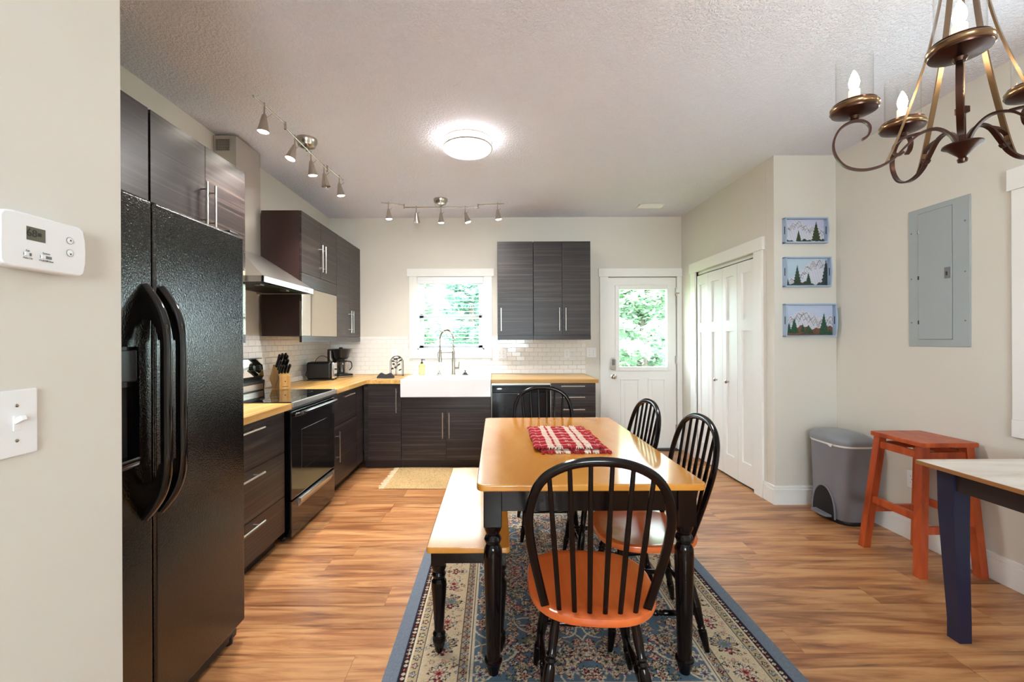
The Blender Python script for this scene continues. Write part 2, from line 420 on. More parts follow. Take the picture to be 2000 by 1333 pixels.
# --- kitchen window: frame, sashes, panes, blind
def window_sashes(wn, u0, u1, z0, z1, place, f=0.045):
    """double hung window; place(u,z,d)->world, d = depth outwards"""
    def bx(a0, a1, c0, c1, d0, d1, bev=0.002):
        p = [place(a0, c0, d0), place(a1, c1, d1)]
        return B(*sorted((p[0][0], p[1][0])), *sorted((p[0][1], p[1][1])), *sorted((p[0][2], p[1][2])), bev)
    zm = z0+(z1-z0)*0.46
    fr = MB(); g = 0.02
    for q in ((u0, u0+g, z0, z1), (u1-g, u1, z0, z1), (u0, u1, z0, z0+g), (u0, u1, z1-g, z1)): fr.join(bx(*q, 0.0, 0.12))
    root = solo(wn, fr, mt['vinyl'], kind='structure')
    for nm, a, b, d in (('lower_sash', z0+g, zm+0.025, 0.055), ('upper_sash', zm-0.025, z1-g, 0.085)):
        s = MB()
        for q in ((u0+g, u0+g+f, a, b), (u1-g-f, u1-g, a, b), (u0+g, u1-g, a, a+f), (u0+g, u1-g, b-f, b)): s.join(bx(*q, d, d+0.028))
        so = part(nm, s, mt['vinyl'], root)
        part('pane', bx(u0+g+f, u1-g-f, a+f, b-f, d+0.012, d+0.016, 0), mt['glass'], so)
    return root
window_sashes('window_1', *WIN, lambda u, z, d: (u, YB+d, z))
bl = thing('window_blind', 'white slatted horizontal blind hanging in the window above the sink', 'blind', (-0.5265, YB+0.025, WIN[2]))
part('headrail', B(WIN[0]+0.01, WIN[1]-0.01, YB-0.012, YB+0.045, 1.965, 2.045, 0.004), mt['blind'], bl)
part('bottom_rail', B(WIN[0]+0.022, WIN[1]-0.022, YB+0.005, YB+0.047, 1.193, 1.212, 0.003), mt['blind'], bl)
ns = 17
sm = None
for i in range(ns):
    z = 1.245+i*(1.95-1.245)/(ns-1)
    if sm is None:
        m_ = MB().box(WIN[0]+0.022, WIN[1]-0.022, -0.021, 0.021, -0.0014, 0.0014, M=None)
        mid = (WIN[0]+WIN[1])/2; m_.v = [(p[0]-mid, p[1], p[2]) for p in m_.v]; sm = m_.mesh('slat'); sm.materials.append(mt['blind'])
    o = bpy.data.objects.new('slat', sm); o.location = ((WIN[0]+WIN[1])/2+0.5265, 0.001, z-WIN[2]); o.rotation_euler = (math.radians(9), 0, 0); link(o, bl)
for u in (WIN[0]+0.13, WIN[1]-0.13): part('ladder_cord', MB().cyl((u, YB+0.003, 1.2), (u, YB+0.003, 1.98), 0.0011, n=5), mt['blind'], bl)
part('pull_cord', MB().cyl((WIN[1]-0.03, YB-0.004, 1.55), (WIN[1]-0.03, YB-0.004, 1.98), 0.0018, n=6).lathe([(0.0015, 0.02), (0.006, 0), (0.004, -0.02)], 8, (WIN[1]-0.03, YB-0.004, 1.54)), mt['blind'], bl)

# --- side windows on the right wall (the first one's casing edge shows at the picture's right border)
def side_window(wn, tn, q):
    window_sashes(wn, *q, lambda u, z, d: (XR+d, u, z))
    mb = MB(); x = XR; wv = 0.085
    mb.box(x-0.018, x, q[0]-wv, q[0], q[2], q[3], 0.002); mb.box(x-0.018, x, q[1], q[1]+wv, q[2], q[3], 0.002)
    mb.box(x-0.026, x, q[0]-wv-0.015, q[1]+wv+0.015, q[3], q[3]+0.11, 0.002); mb.box(x-0.022, x, q[0]-wv, q[1]+wv, q[2]-0.09, q[2], 0.002)
    solo(tn, mb, mt['white'], kind='structure')
side_window('window_2', 'trim_4', SW1)
b2 = thing('window_blind', 'unseen white slatted blind added to block light from the right wall window', 'blind', (XR+0.03, 1.51, SW1[2]))  # closed slats added out of view to cut the daylight from this side
part('headrail', B(XR-0.006, XR+0.045, SW1[0]+0.01, SW1[1]-0.01, 1.99, 2.05, 0.004), mt['blind'], b2)
part('bottom_rail', B(XR+0.008, XR+0.048, SW1[0]+0.022, SW1[1]-0.022, 0.885, 0.903, 0.003), mt['blind'], b2)
m_ = MB().box(-0.024, 0.024, SW1[0]+0.022-1.51, SW1[1]-0.022-1.51, -0.0014, 0.0014).mesh('slat'); m_.materials.append(mt['blind'])
for i in range(26):
    o = bpy.data.objects.new('slat', m_); o.location = (0.0, 0, 0.045+i*0.0425); o.rotation_euler = (0, math.radians(66), 0); link(o, b2)
# unseen window added behind the camera, sized and placed for its light
window_sashes('added_rear_window', *RD, lambda u, z, d: (u, YR-d, z))

# --- back door with a half glass pane
dx0, dx1 = DOOR[0]+0.006, DOOR[1]-0.006
G = (1.458, 2.018, 0.98, 1.89)
slab = holes('y', YB+0.012, YB+0.055, dx0, dx1, 0.02, 2.03, [(G[0]-0.01, G[1]+0.01, G[2]-0.01, G[3]+0.01)])
door = solo('door_1', slab, mt['white'], kind='structure')
fm = MB(); gw = 0.05
for q in ((G[0]-gw, G[0], G[2]-gw, G[3]+gw), (G[1], G[1]+gw, G[2]-gw, G[3]+gw), (G[0], G[1], G[2]-gw, G[2]), (G[0], G[1], G[3], G[3]+gw)):
    fm.box(q[0], q[1], YB-0.004, YB+0.06, q[2], q[3], 0.006)
part('glass_frame', fm, mt['white'], door)
part('pane', B(G[0], G[1], YB+0.028, YB+0.034, G[2], G[3]), mt['glass'], door)
for a, b in ((1.47, 1.69), (1.79, 2.0)):
    p = MB()
    for q in ((a, a+0.018, 0.22, 0.84), (b-0.018, b, 0.22, 0.84), (a, b, 0.22, 0.238), (a, b, 0.822, 0.84)): p.box(q[0], q[1], YB+0.004, YB+0.014, q[2], q[3], 0.004)
    p.box(a+0.05, b-0.05, YB+0.006, YB+0.014, 0.27, 0.79, 0.004)
    part('raised_panel', p, mt['white'], door)
lk = MB().prism([(1.35, 0.955), (1.362, 0.945), (1.398, 0.945), (1.41, 0.955), (1.412, 1.06), (1.398, 1.085), (1.362, 1.085), (1.348, 1.06)], 'y', YB-0.018, YB+0.012, bev=0.003)
lo = part('keypad_lock', lk, mt['nickel'], door)
part('keypad', B(1.363, 1.397, YB-0.022, YB-0.016, 1.0, 1.07, 0.002), mt['greyprint'], lo)
kn = MB(); Mk = Matrix.Translation((1.385, YB+0.012, 0.866)) @ Matrix.Rotation(math.radians(90), 4, 'X')
kn.lathe([(0.03, 0), (0.03, 0.008), (0.012, 0.012), (0.011, 0.03), (0.024, 0.04), (0.028, 0.055), (0.02, 0.066), (0.001, 0.069)], 18, M=Mk)
part('knob', kn, mt['nickel'], door)
for z in (1.86, 1.06, 0.25):
    part('hinge', B(dx1-0.012, dx1+0.012, YB-0.004, YB+0.012, z-0.045, z+0.045, 0.002).cyl((dx1+0.002, YB-0.007, z-0.05), (dx1+0.002, YB-0.007, z+0.05), 0.006, n=8), mt['nickel'], door)
sp = MB(); sp.tube([(dx1-0.005+0.005*math.cos(t*0.9), YB-0.015-0.005*math.sin(t*0.9), 1.70+t*0.0022) for t in range(62)], 0.0014, 5)
sp.box(dx1-0.02, dx1+0.03, YB-0.02, YB-0.008, 1.835, 1.85, 0.002)
part('spring', sp, mt['nickel'], door)
st_ = MB().box(DOOR[0]-0.01, DOOR[0]+0.025, YB+0.057, YB+0.10, 0, 2.05).box(DOOR[1]-0.025, DOOR[1]+0.01, YB+0.057, YB+0.10, 0, 2.05).box(DOOR[0], DOOR[1], YB+0.057, YB+0.10, 2.005, 2.05)
solo('trim_6', st_, mt['white'], kind='structure')
solo('threshold', B(DOOR[0], DOOR[1], YB-0.05, YB+0.12, 0, 0.018, 0.004), mt['darksteel'], kind='structure')

# --- closet bifold doors (four leaves)
Y = [CL[1]-0.004, 4.4725, 4.205, 3.9375, CL[0]+0.004]
cl = solo('door_2', B(XC+0.02, XC+0.06, CL[0], CL[1], 2.0, 2.028), mt['white'], kind='structure')
foldx = [0.03, 0.004, 0.03, 0.004, 0.03]
foldx = [0.014, 0.006, 0.014, 0.008, 0.014]
for i in range(4):
    ya, yb = Y[i]-0.002, Y[i+1]+0.002
    xa, xb = XC+foldx[i], XC+foldx[i+1]
    L = math.hypot(yb-ya, xb-xa)
    # build a leaf in local coords: u along leaf from ya, n outwards (-X)
    ex = Vector(((xb-xa)/L, (yb-ya)/L, 0)); en = Vector((ex.y, -ex.x, 0))
    if en.x > 0: en = -en
    M_ = Matrix(((ex.x, en.x, 0, xa), (ex.y, en.y, 0, ya), (0, 0, 1, 0), (0, 0, 0, 1)))
    leaf = MB(); st = 0.062
    P1 = (st, L-st, 1.475, 1.885); P2 = (st, L-st, 0.21, 1.375)
    sub = holes('y', -0.02, 0.011, 0, L, 0.02, 1.985, [P1, P2]); leaf.join(sub, M_)
    leaf.join(B(0, L, -0.02, -0.003, 0.02, 1.985), M_)
    lf = part('leaf', leaf, mt['white'], cl)
    if i in (1, 2):
        u = (L*0.62 if i == 1 else L*0.42)
        kb = MB().lathe([(0.009, 0), (0.008, 0.012), (0.016, 0.02), (0.017, 0.028), (0.010, 0.034), (0.001, 0.035)], 14, M=M_ @ Matrix.Translation((u, 0.011, 0.9)) @ Matrix.Rotation(math.radians(-90), 4, 'X'))
        part('knob', kb, mt['nickel'], lf)
solo('closet_floor_track', B(XC+0.024, XC+0.042, CL[0], CL[1], 0, 0.012), mt['darksteel'], kind='structure')

# --- glazed tiles (each a piece of its wall)
tm = MB().box(-0.5, 0.5, -0.5, 0.5, -0.5, 0.5)
def tile_mesh(wd, ht):
    b = 0.0022; d = 0.006
    pts = [(-wd/2, 0, -ht/2), (wd/2, 0, -ht/2), (wd/2, 0, ht/2), (-wd/2, 0, ht/2)]
    q1 = [(x, -d+b, z) for x, _, z in pts]; q2 = [(x*(1-2*b/wd), -d, z*(1-2*b/ht)) for x, _, z in pts]
    m = MB().add(pts+q1+q2, [(3, 2, 1, 0), (8, 9, 10, 11)]+[(a+i, a+(i+1) % 4, a+4+(i+1) % 4, a+4+i) for a in (0, 4) for i in range(4)])
    return m.mesh('tile', ang=20)
tcache = {}
def tiles(parent, u0, u1, z0, z1, put, rz, skip=None):
    TW, TH = 0.1016, 0.0508; r = 0; z = z0
    while z < z1-0.004:
        zt = min(z+TH, z1); u = u0-(TW/2 if r % 2 else 0)
        while u < u1-0.003:
            a, b = max(u, u0), min(u+TW, u1); u += TW
            if b-a < 0.012: continue
            c, d_ = z, zt
            if skip:
                s = skip
                if a >= s[0] and b <= s[1] and c >= s[2]: continue
                if c >= s[2]-0.001 or d_ > s[2]:
                    if a < s[0] < b: b = s[0]
                    elif a < s[1] < b: a = s[1]
                    elif a >= s[0] and b <= s[1]: d_ = s[2]
                if b-a < 0.01 or d_-c < 0.008: continue
            k = (round(b-a-0.002, 3), round(d_-c-0.002, 3))
            if k not in tcache:
                tcache[k] = tile_mesh(*k); tcache[k].materials.append(mt['tile'])
            o = bpy.data.objects.new('tile', tcache[k]); o.location = put((a+b)/2, (c+d_)/2)
            o.rotation_euler = (random.gauss(0, 0.006), 0, rz+random.gauss(0, 0.006)); link(o, parent)
        z = zt; r += 1
tiles(wall_back, XL+0.008, 1.06, 0.905, 1.348, lambda u, z: (u, YB-0.0005, z), 0.0, (WIN[0]-0.094, WIN[1]+0.094, WIN[2]-0.104))
tiles(wall_left, 2.05, YB-0.008, 0.905, 1.348, lambda u, z: (XL+0.0005, u, z), math.radians(90))

# --- outlets, switches, vent
def plate(name, label, cat, o, ex, n, kind):
    """wall plate centred at o; ex = horizontal direction, n = outward normal"""
    ex = Vector(ex); n = Vector(n); ez = Vector((0, 0, 1))
    M_ = Matrix(((ex.x, n.x, 0, o[0]), (ex.y, n.y, 0, o[1]), (0, 0, 1, o[2]), (0, 0, 0, 1)))
    t = thing(name, label, cat, o); wd = {'outlet': 0.035, 'switch': 0.035, 'double': 0.058, 'gfci': 0.035}[kind]
    part('plate', MB().join(B(-wd, wd, 0, 0.006, -0.057, 0.057, 0.003), M_), mt['whiteplastic'], t)
    if kind == 'outlet':
        for s in (-1, 1):
            f = part('socket', MB().join(MB().prism([(0.017*math.cos(a)*1.0, 0.014*math.sin(a)+s*0.02) for a in [i*math.pi/8 for i in range(16)]], 'y', 0.005, 0.0085), M_), mt['whiteplastic'], t)
            sl = MB()
            for q in (-0.006, 0.006): sl.join(B(q-0.001, q+0.001, 0.0082, 0.009, s*0.02-0.002, s*0.02+0.006), M_)
            part('slot', sl, mt['ink'], f)
    else:
        us = (0,) if kind == 'switch' else (-0.023, 0.023)
        for u in us:
            part('collar', MB().join(B(u-0.006, u+0.006, 0.005, 0.0075, -0.013, 0.013, 0.001), M_), mt['whiteplastic'], t)
            part('toggle', MB().join(B(u-0.0042, u+0.0042, 0, 0.017, -0.0045, 0.0045, 0.001, M=Matrix.Translation((0, 0.004, 0.002)) @ Matrix.Rotation(math.radians(28), 4, 'X')), M_), mt['whiteplastic'], t)
    for u in ((0,) if kind != 'double' else (-0.023, 0.023)):
        for z in ((-0.03, 0.03) if kind != 'outlet' else (0,)):
            sc = MB().join(MB().lathe([(0.0032, 0), (0.0028, 0.0012), (0.0001, 0.0016)], 10, M=Matrix.Translation((u, 0.006, z)) @ Matrix.Rotation(math.radians(-90), 4, 'X')), M_)
            sc.join(B(u-0.0028, u+0.0028, 0.0074, 0.0079, z-0.0004, z+0.0004), M_)
            part('screw', sc, mt['nickel'], t)
plate('light_switch', 'white single toggle switch plate under the thermostat on the near left wall', 'light switch', (-0.826, 0.7446, 1.1615), (0, 1, 0), (1, 0, 0), 'switch')
plate('light_switch', 'white double toggle switch plate between the tiled backsplash and the back door', 'light switch', (1.126, YB, 1.15), (1, 0, 0), (0, -1, 0), 'double')
plate('power_outlet', 'white double socket on the tiles right under the wall cabinet near the door', 'outlet', (0.836, YB-0.006, 1.14), (1, 0, 0), (0, -1, 0), 'outlet')
plate('light_switch', 'white switch plate on the tiles just right of the sink window', 'light switch', (0.07, YB-0.006, 1.14), (1, 0, 0), (0, -1, 0), 'double')
plate('power_outlet', 'white double socket on the tiles above the black wire napkin holder', 'outlet', (-1.19, YB-0.006, 1.15), (1, 0, 0), (0, -1, 0), 'outlet')
plate('power_outlet', 'white double socket low on the right wall behind the red stool', 'outlet', (XR, 2.80, 0.39), (0, 1, 0), (-1, 0, 0), 'outlet')

tv = thing('ceiling_vent', 'small white louvred air vent in the ceiling near the back door', 'vent', (1.68, 4.70, HC))
v_ = MB()
for q in ((1.54, 1.82, 4.63, 4.65), (1.54, 1.82, 4.75, 4.77), (1.54, 1.56, 4.63, 4.77), (1.80, 1.82, 4.63, 4.77), (1.672, 1.688, 4.63, 4.77)): v_.box(*q, HC-0.008, HC, 0.002)
part('frame', v_, mt['white'], tv)
part('duct', B(1.555, 1.805, 4.645, 4.755, HC-0.002, HC-0.0005), mt['blackmatte'], tv)
for i in range(5):
    part('louvre', MB().box(-0.125, 0.125, -0.009, 0.009, -0.0008, 0.0008, M=Matrix.Translation((1.68, 4.66+i*0.02, HC-0.006)) @ Matrix.Rotation(math.radians(-38), 4, 'X')), mt['white'], tv)

# --- thermostat
t = thing('thermostat', 'white rectangular thermostat with a small grey display on the near left wall', 'thermostat', (-0.826, 0.772, 1.472))
X0 = -0.826
def th(y0, y1, z0, z1, d0, d1, bev=0.0, seg=2): return B(X0+d0, X0+d1, y0, y1, z0, z1, bev, seg)
part('base_plate', th(0.712, 0.832, 1.432, 1.512, 0, 0.008, 0.002), mt['whiteplastic'], t)
body = MB().prism([(0.699, 1.436), (0.705, 1.428), (0.72, 1.425), (0.835, 1.425), (0.843, 1.431), (0.847, 1.45), (0.848, 1.4725), (0.847, 1.495), (0.843, 1.514), (0.835, 1.520), (0.72, 1.520), (0.705, 1.517), (0.699, 1.509)], 'x', X0+0.006, X0+0.030, bev=0.004, seg=3)
bo = part('body', body, mt['whiteplastic'], t)
part('display', th(0.739, 0.770, 1.475, 1.498, 0.0295, 0.0305), mt['lcd'], t)
Mt = lambda y, z, d=0.0308: Matrix(((0, 0, 1, X0+d), (1, 0, 0, y), (0, 1, 0, z), (0, 0, 0, 1)))
part('reading', text_mesh('68', 0.018, Mt(0.747, 1.487)).join(th(0.757, 0.763, 1.484, 1.490, 0.0305, 0.0309)), mt['ink'], t)
for z in (1.4895, 1.4665):
    bt = part('button', MB().lathe([(0.006, 0), (0.0058, 0.0016), (0.0001, 0.0026)], 16, M=Matrix.Translation((X0+0.0298, 0.814, z)) @ Matrix.Rotation(math.radians(90), 4, 'Y')), mt['whiteplastic'], t)
    part('button_ring', MB().lathe([(0.0066, 0), (0.0066, 0.0012), (0.0058, 0.0012), (0.0058, 0)], 18, M=Matrix.Translation((X0+0.0298, 0.814, z)) @ Matrix.Rotation(math.radians(90), 4, 'Y')), mt['greyprint'], bt)
    part('arrow', MB().prism([(0.812, z-0.001), (0.816, z-0.001), (0.814, z+(0.0022 if z > 1.48 else -0.0042))], 'x', X0+0.0318, X0+0.0325), mt['ink'], bt)
for y, wv in ((0.7405, 0.013), (0.771, 0.020)):
    s = part('slider', th(y-wv/2, y+wv/2, 1.4475, 1.4525, 0.0296, 0.0306, 0.0004), mt['greyprint'], t)
    part('slider_tab', th(y-wv/2+0.001, y-wv/2+0.008, 1.4468, 1.4532, 0.0296, 0.0325, 0.0008), mt['whiteplastic'], s)
pr = text_mesh('Fan', 0.0045, Mt(0.7405, 1.456)).join(text_mesh('Auto On', 0.0042, Mt(0.7405, 1.4435))).join(text_mesh('System', 0.0045, Mt(0.771, 1.4565))).join(text_mesh('Cool Off Heat', 0.0042, Mt(0.771, 1.4435)))
part('print', pr, mt['greyprint'], t)

# ================================================================ KITCHEN UNITS
def bar(face, a, b, plane, orient, r=0.006, so=0.034):
    """bar handle on a front. face 'x' (fronts look to +X) or 'y' (fronts look to -Y); a,b=ends; orient 'v': u fixed; 'h': z fixed"""
    mb = MB()
    def P(u, z, d): return (plane+d, u, z) if face == 'x' else (u, plane-d, z)
    (u0, z0), (u1, z1) = a, b
    mb.cyl(P(u0, z0, so), P(u1, z1, so), r, n=10)
    for t_ in (0.16, 0.84):
        u, z = u0+(u1-u0)*t_, z0+(z1-z0)*t_
        mb.cyl(P(u, z, 0), P(u, z, so), r*0.75, n=8)
    return mb
def cabinet(name, label, face, F, back, u0, u1, z0, z1, fronts, group=None, toe=None, side=None, rail=None):
    """fronts: (part name, u0,u1,z0,z1, material or None, handle or None)"""
    g = 0.0015; th_ = 0.019
    def bx(a0, a1, d0, d1, c0, c1, bev=0.0):     # d measured from the front plane inwards (towards the wall)
        return B(F-d1, F-d0, a0, a1, c0, c1, bev) if face == 'x' else B(a0, a1, F+d0, F+d1, c0, c1, bev)
    depth = abs(F-back)-0.03
    um = (u0+u1)/2; loc = ((F+back)/2, um, z0) if face == 'x' else (um, (F+back)/2, z0)
    t = thing(name, label, 'cabinet', loc, group)
    zb = z0 if toe is None else toe
    part('body', bx(u0, u1, th_+0.001, depth, zb, z1, 0.001), mt['cabside'], t)
    if toe: part('plinth', bx(u0, u1, 0.065, depth, 0.0, toe), mt['toe'], t)
    if rail: part('light_rail', bx(u0, u1, 0.0, 0.02, z0-rail, z0, 0.001).join(bx(u0, u1, 0.02, depth*0.98, z0-rail+0.03, z0-0.0005) if False else MB()), mt['cab'], t)
    for (nm, a0, a1, c0, c1, m, h) in fronts:
        d = part(nm, bx(a0+g, a1-g, 0, th_, c0+g, c1-g, 0.0012), m or mt['cab'], t)
        if h:
            part('handle', bar(face, h[1], h[2], F, h[0]), mt['steel'], d, 'brushed steel bar handle')
    return t
UX = -1.59; UT = 2.375; UB = 1.342
def V(u, z0, z1): return ('v', (u, z0), (u, z1))
def H(u0, u1, z): return ('h', (u0, z), (u1, z))
# wall cabinets, left wall
cabinet('wall_cabinet', 'dark wood wall cabinet above the black refrigerator', 'x', UX, XL, 1.01, 1.998, 1.83, UT, [('door', 1.01, 1.504, 1.83, UT, None, None), ('door', 1.504, 1.998, 1.83, UT, None, None)])
def appliance_cab(label, y0, y1):
    ym = (y0+y1)/2
    t = cabinet('wall_cabinet', label, 'x', UX, XL, y0, y1, UB, UT, [
        ('door', y0, ym, 1.865, UT, None, V(ym-0.035, 1.92, 2.165)), ('door', ym, y1, 1.865, UT, None, V(ym+0.035, 1.92, 2.165)),
        ('fixed_panel', y0, y1, 1.75, 1.865, None, None), ('mirrored_flap', y0, y1, UB, 1.75, mt['mirrorglass'], None)], rail=0.052)
    return t
appliance_cab('dark wood wall cabinet between the refrigerator and the range hood', 2.008, 2.77)
appliance_cab('dark wood wall cabinet with a mirrored lower flap right beyond the range hood', 3.572, 4.36)
ym = 4.74
cabinet('wall_cabinet', 'tall two-door dark wall cabinet in the far left corner over the coffee maker', 'x', UX, XL, 4.36, 5.118, UB, UT, [
    ('door', 4.36, ym, UB, UT, None, V(ym-0.035, 1.385, 1.625)), ('door', ym, 5.118, UB, UT, None, V(ym+0.035, 1.385, 1.625))], rail=0.052)
# wall cabinets, back wall
UY = 4.75
cabinet('wall_cabinet', 'narrow single-door dark wall cabinet just right of the sink window', 'y', UY, YB, 0.022, 0.412, 1.352, 2.378, [('door', 0.022, 0.412, 1.352, 2.378, None, V(0.062, 1.40, 1.65))], rail=0.05)
cabinet('wall_cabinet', 'two-door dark wall cabinet closest to the back door', 'y', UY, YB, 0.416, 1.04, 1.352, 2.378, [
    ('door', 0.416, 0.728, 1.352, 2.378, None, V(0.693, 1.40, 1.65)), ('door', 0.728, 1.04, 1.352, 2.378, None, V(0.763, 1.40, 1.65))], rail=0.05)
# base cabinets, left run
BX = -1.34; BT = 0.866
cabinet('base_cabinet', 'dark base cabinet with three drawers between the refrigerator and the stove', 'x', BX, XL, 1.975, 2.757, 0.09, BT, [
    ('drawer', 1.975, 2.757, 0.598, BT-0.004, None, H(2.10, 2.46, 0.815)), ('drawer', 1.975, 2.757, 0.318, 0.598, None, H(2.10, 2.46, 0.560)), ('drawer', 1.975, 2.757, 0.09, 0.318, None, H(2.10, 2.46, 0.285))], toe=0.09)
cabinet('base_cabinet', 'dark base cabinet with one drawer over a door beyond the stove', 'x', BX, XL, 3.572, 4.18, 0.09, BT, [
    ('drawer', 3.572, 4.18, 0.585, BT-0.004, None, H(3.77, 4.03, 0.815)), ('door', 3.572, 4.18, 0.09, 0.585, None, V(3.64, 0.285, 0.54))], toe=0.09)
BY = 4.39
cabinet('base_cabinet', 'dark corner base cabinet with one door left of the sink', 'y', BY, YB, -1.335, -0.958, 0.09, BT, [('corner_filler', -1.335, -1.29, 0.09, BT-0.004, None, None), ('door', -1.29, -0.958, 0.09, BT-0.004, None, V(-1.0, 0.575, 0.82))], toe=0.09)
cf = thing('corner_filler_panel', 'narrow dark filler panel in the inside corner of the base cabinets', 'panel', (-1.345, 4.28, 0)); part('panel', B(-1.36, BX, 4.182, 4.388, 0.09, BT-0.004, 0.001), mt['cab'], cf); part('plinth', B(-1.45, -1.405, 4.182, 4.45, 0, 0.09), mt['toe'], cf)
# sink base: body only up to the basin
cabinet('base_cabinet', 'dark two-door base cabinet under the white farmhouse sink', 'y', BY, YB, -0.955, -0.05, 0.09, 0.655, [
    ('door', -0.955, -0.5025, 0.09, 0.612, None, V(-0.535, 0.315, 0.575)), ('door', -0.5025, -0.05, 0.09, 0.612, None, V(-0.470, 0.315, 0.575)), ('front_panel', -0.955, -0.05, 0.612, 0.729, None, None)], toe=0.09)
cabinet('base_cabinet', 'dark base cabinet with a stack of drawers right of the dishwasher', 'y', BY, YB, 0.556, 1.008, 0.09, BT, [
    ('drawer', 0.556, 1.008, a, b, None, H(0.655, 0.893, b-0.027)) for a, b in ((0.752, 0.862), (0.628, 0.752), (0.504, 0.628), (0.30, 0.504), (0.09, 0.30))], toe=0.09)
# worktops
CT = 0.904; CB = 0.866
solo('worktop', B(XL+0.007, -1.298, 1.955, 2.772, CB, CT, 0.002), mt['butcher_y'], 'short butcher-block worktop between the refrigerator and the stove', 'worktop', ((XL-1.298)/2, 2.36, CB))
LS = MB().prism([(XL+0.007, 3.558), (-1.298, 3.558), (-1.298, 4.362), (-0.957, 4.362), (-0.957, YB-0.007), (XL+0.007, YB-0.007)], 'z', CB, CT, bev=0.002)
solo('worktop', LS, mt['butcher_y'], 'L-shaped butcher-block worktop from the stove round the corner to the sink', 'worktop', (-1.6, 4.4, CB))
solo('worktop', B(-0.047, 1.032, 4.362, YB-0.007, CB, CT, 0.002), mt['butcher_x'], 'butcher-block worktop over the dishwasher and drawers right of the sink', 'worktop', (0.49, 4.74, CB))
# farmhouse sink: hollow basin with an apron front
sk = MB(); x0, x1, y0, y1, zt, zb = -0.955, -0.05, 4.345, YB-0.008, 0.912, 0.732
bi = (x0+0.03, x1-0.03, y0+0.035, 4.80)
sk.box(x0, x1, y0, y0+0.035, zb, zt, 0.006, 3).box(x0, bi[0], y0+0.033, y1, zb, zt, 0.004).box(bi[1], x1, y0+0.033, y1, zb, zt, 0.004).box(bi[0]-0.002, bi[1]+0.002, bi[3], y1, zb, zt, 0.004).box(x0, x1, y0+0.07, y1, zb-0.03, zb+0.012)
sko = thing('farmhouse_sink', 'white apron-front farmhouse sink set under the window', 'sink', (-0.5, 4.7, zb-0.03))
part('basin', sk, mt['porcelain'], sko)
part('drain', MB().lathe([(0.045, 0), (0.042, 0.004), (0.02, 0.002), (0.0001, 0.001)], 20, (-0.5, 4.6, zb+0.012)), mt['chrome'], sko)

# ================================================================ APPLIANCES
# --- refrigerator (side by side, textured black)
FX, F0, FS, F1, FT = -1.107, 1.012, 1.409, 1.92, 1.757
t = thing('refrigerator', 'black textured side-by-side refrigerator with an ice dispenser beside the hall wall', 'refrigerator', (-1.5, 1.466, 0))
part('cabinet_body', B(XL+0.03, FX-0.075, F0, F1, 0.02, FT-0.012, 0.004), mt['fridge'], t)
dl = part('freezer_door', B(FX-0.07, FX, F0+0.002, FS-0.002, 0.075, FT, 0.012, 3), mt['fridge'], t)
dr = part('fridge_door', B(FX-0.07, FX, FS+0.002, F1-0.002, 0.075, FT, 0.012, 3), mt['fridge'], t)
part('kick_grille', B(FX-0.07, FX-0.035, F0+0.01, F1-0.01, 0.012, 0.068, 0.004), mt['blackplastic'], t)
for y in (F1-0.05, F0+0.05): part('foot', MB().cyl((FX-0.05, y, 0), (FX-0.05, y, 0.03), 0.02), mt['blackplastic'], t)
part('hinge_cap', B(FX-0.09, FX-0.02, F1-0.07, F1-0.006, FT, FT+0.018, 0.006), mt['blackplastic'], t)
def fridge_handle(y, parent):
    zt, zb, pr = 1.475, 0.745, 0.066
    pts = [(FX-0.004, zt), (FX+0.022, zt-0.035), (FX+0.045, zt-0.075), (FX+0.060, zt-0.125), (FX+pr, zt-0.18), (FX+pr, 1.2), (FX+pr, 1.0), (FX+pr, zb+0.17), (FX+0.060, zb+0.115), (FX+0.045, zb+0.07), (FX+0.022, zb+0.032), (FX-0.004, zb)]
    path = spline([(a, y, b) for a, b in pts], 5)
    mb = MB(); n = len(path)
    mb.tube(path, 1.0, 12, flat=(0.017, 0.012), up=(0, 1, 0)) if False else mb.tube(path, 0.0165, 12)
    # web that fills the arch ends
    for z0, zs in ((zt, -1), (zb, 1)):
        mb.prism([(FX-0.002, z0+zs*0.004), (FX+0.022, z0+zs*0.035), (FX+0.045, z0+zs*0.075), (FX+0.058, z0+zs*0.125), (FX+0.060, z0+zs*0.17), (FX+0.046, z0+zs*0.17), (FX+0.040, z0+zs*0.135), (FX+0.022, z0+zs*0.105), (FX-0.002, z0+zs*0.10)], 'y', y-0.009, y+0.009)
    part('handle', mb, mt['black'], parent, 'glossy black arched door handle')
fridge_handle(FS-0.033, dl); fridge_handle(FS+0.033, dr)
dp = part('dispenser_frame', MB().join(holes('x', FX-0.005, FX+0.014, 1.06, 1.335, 0.925, 1.285, [(1.09, 1.305, 0.95, 1.165)])), mt['black'], dl)
part('dispenser_recess', B(FX-0.003, FX+0.001, 1.09, 1.305, 0.95, 1.165), mt['blackmatte'], dp)
part('dispenser_tray', B(FX-0.003, FX+0.035, 1.075, 1.32, 0.925, 0.955, 0.006), mt['black'], dp)
part('dispenser_panel', B(FX+0.012, FX+0.020, 1.075, 1.32, 1.18, 1.275, 0.006), mt['blackplastic'], dp)

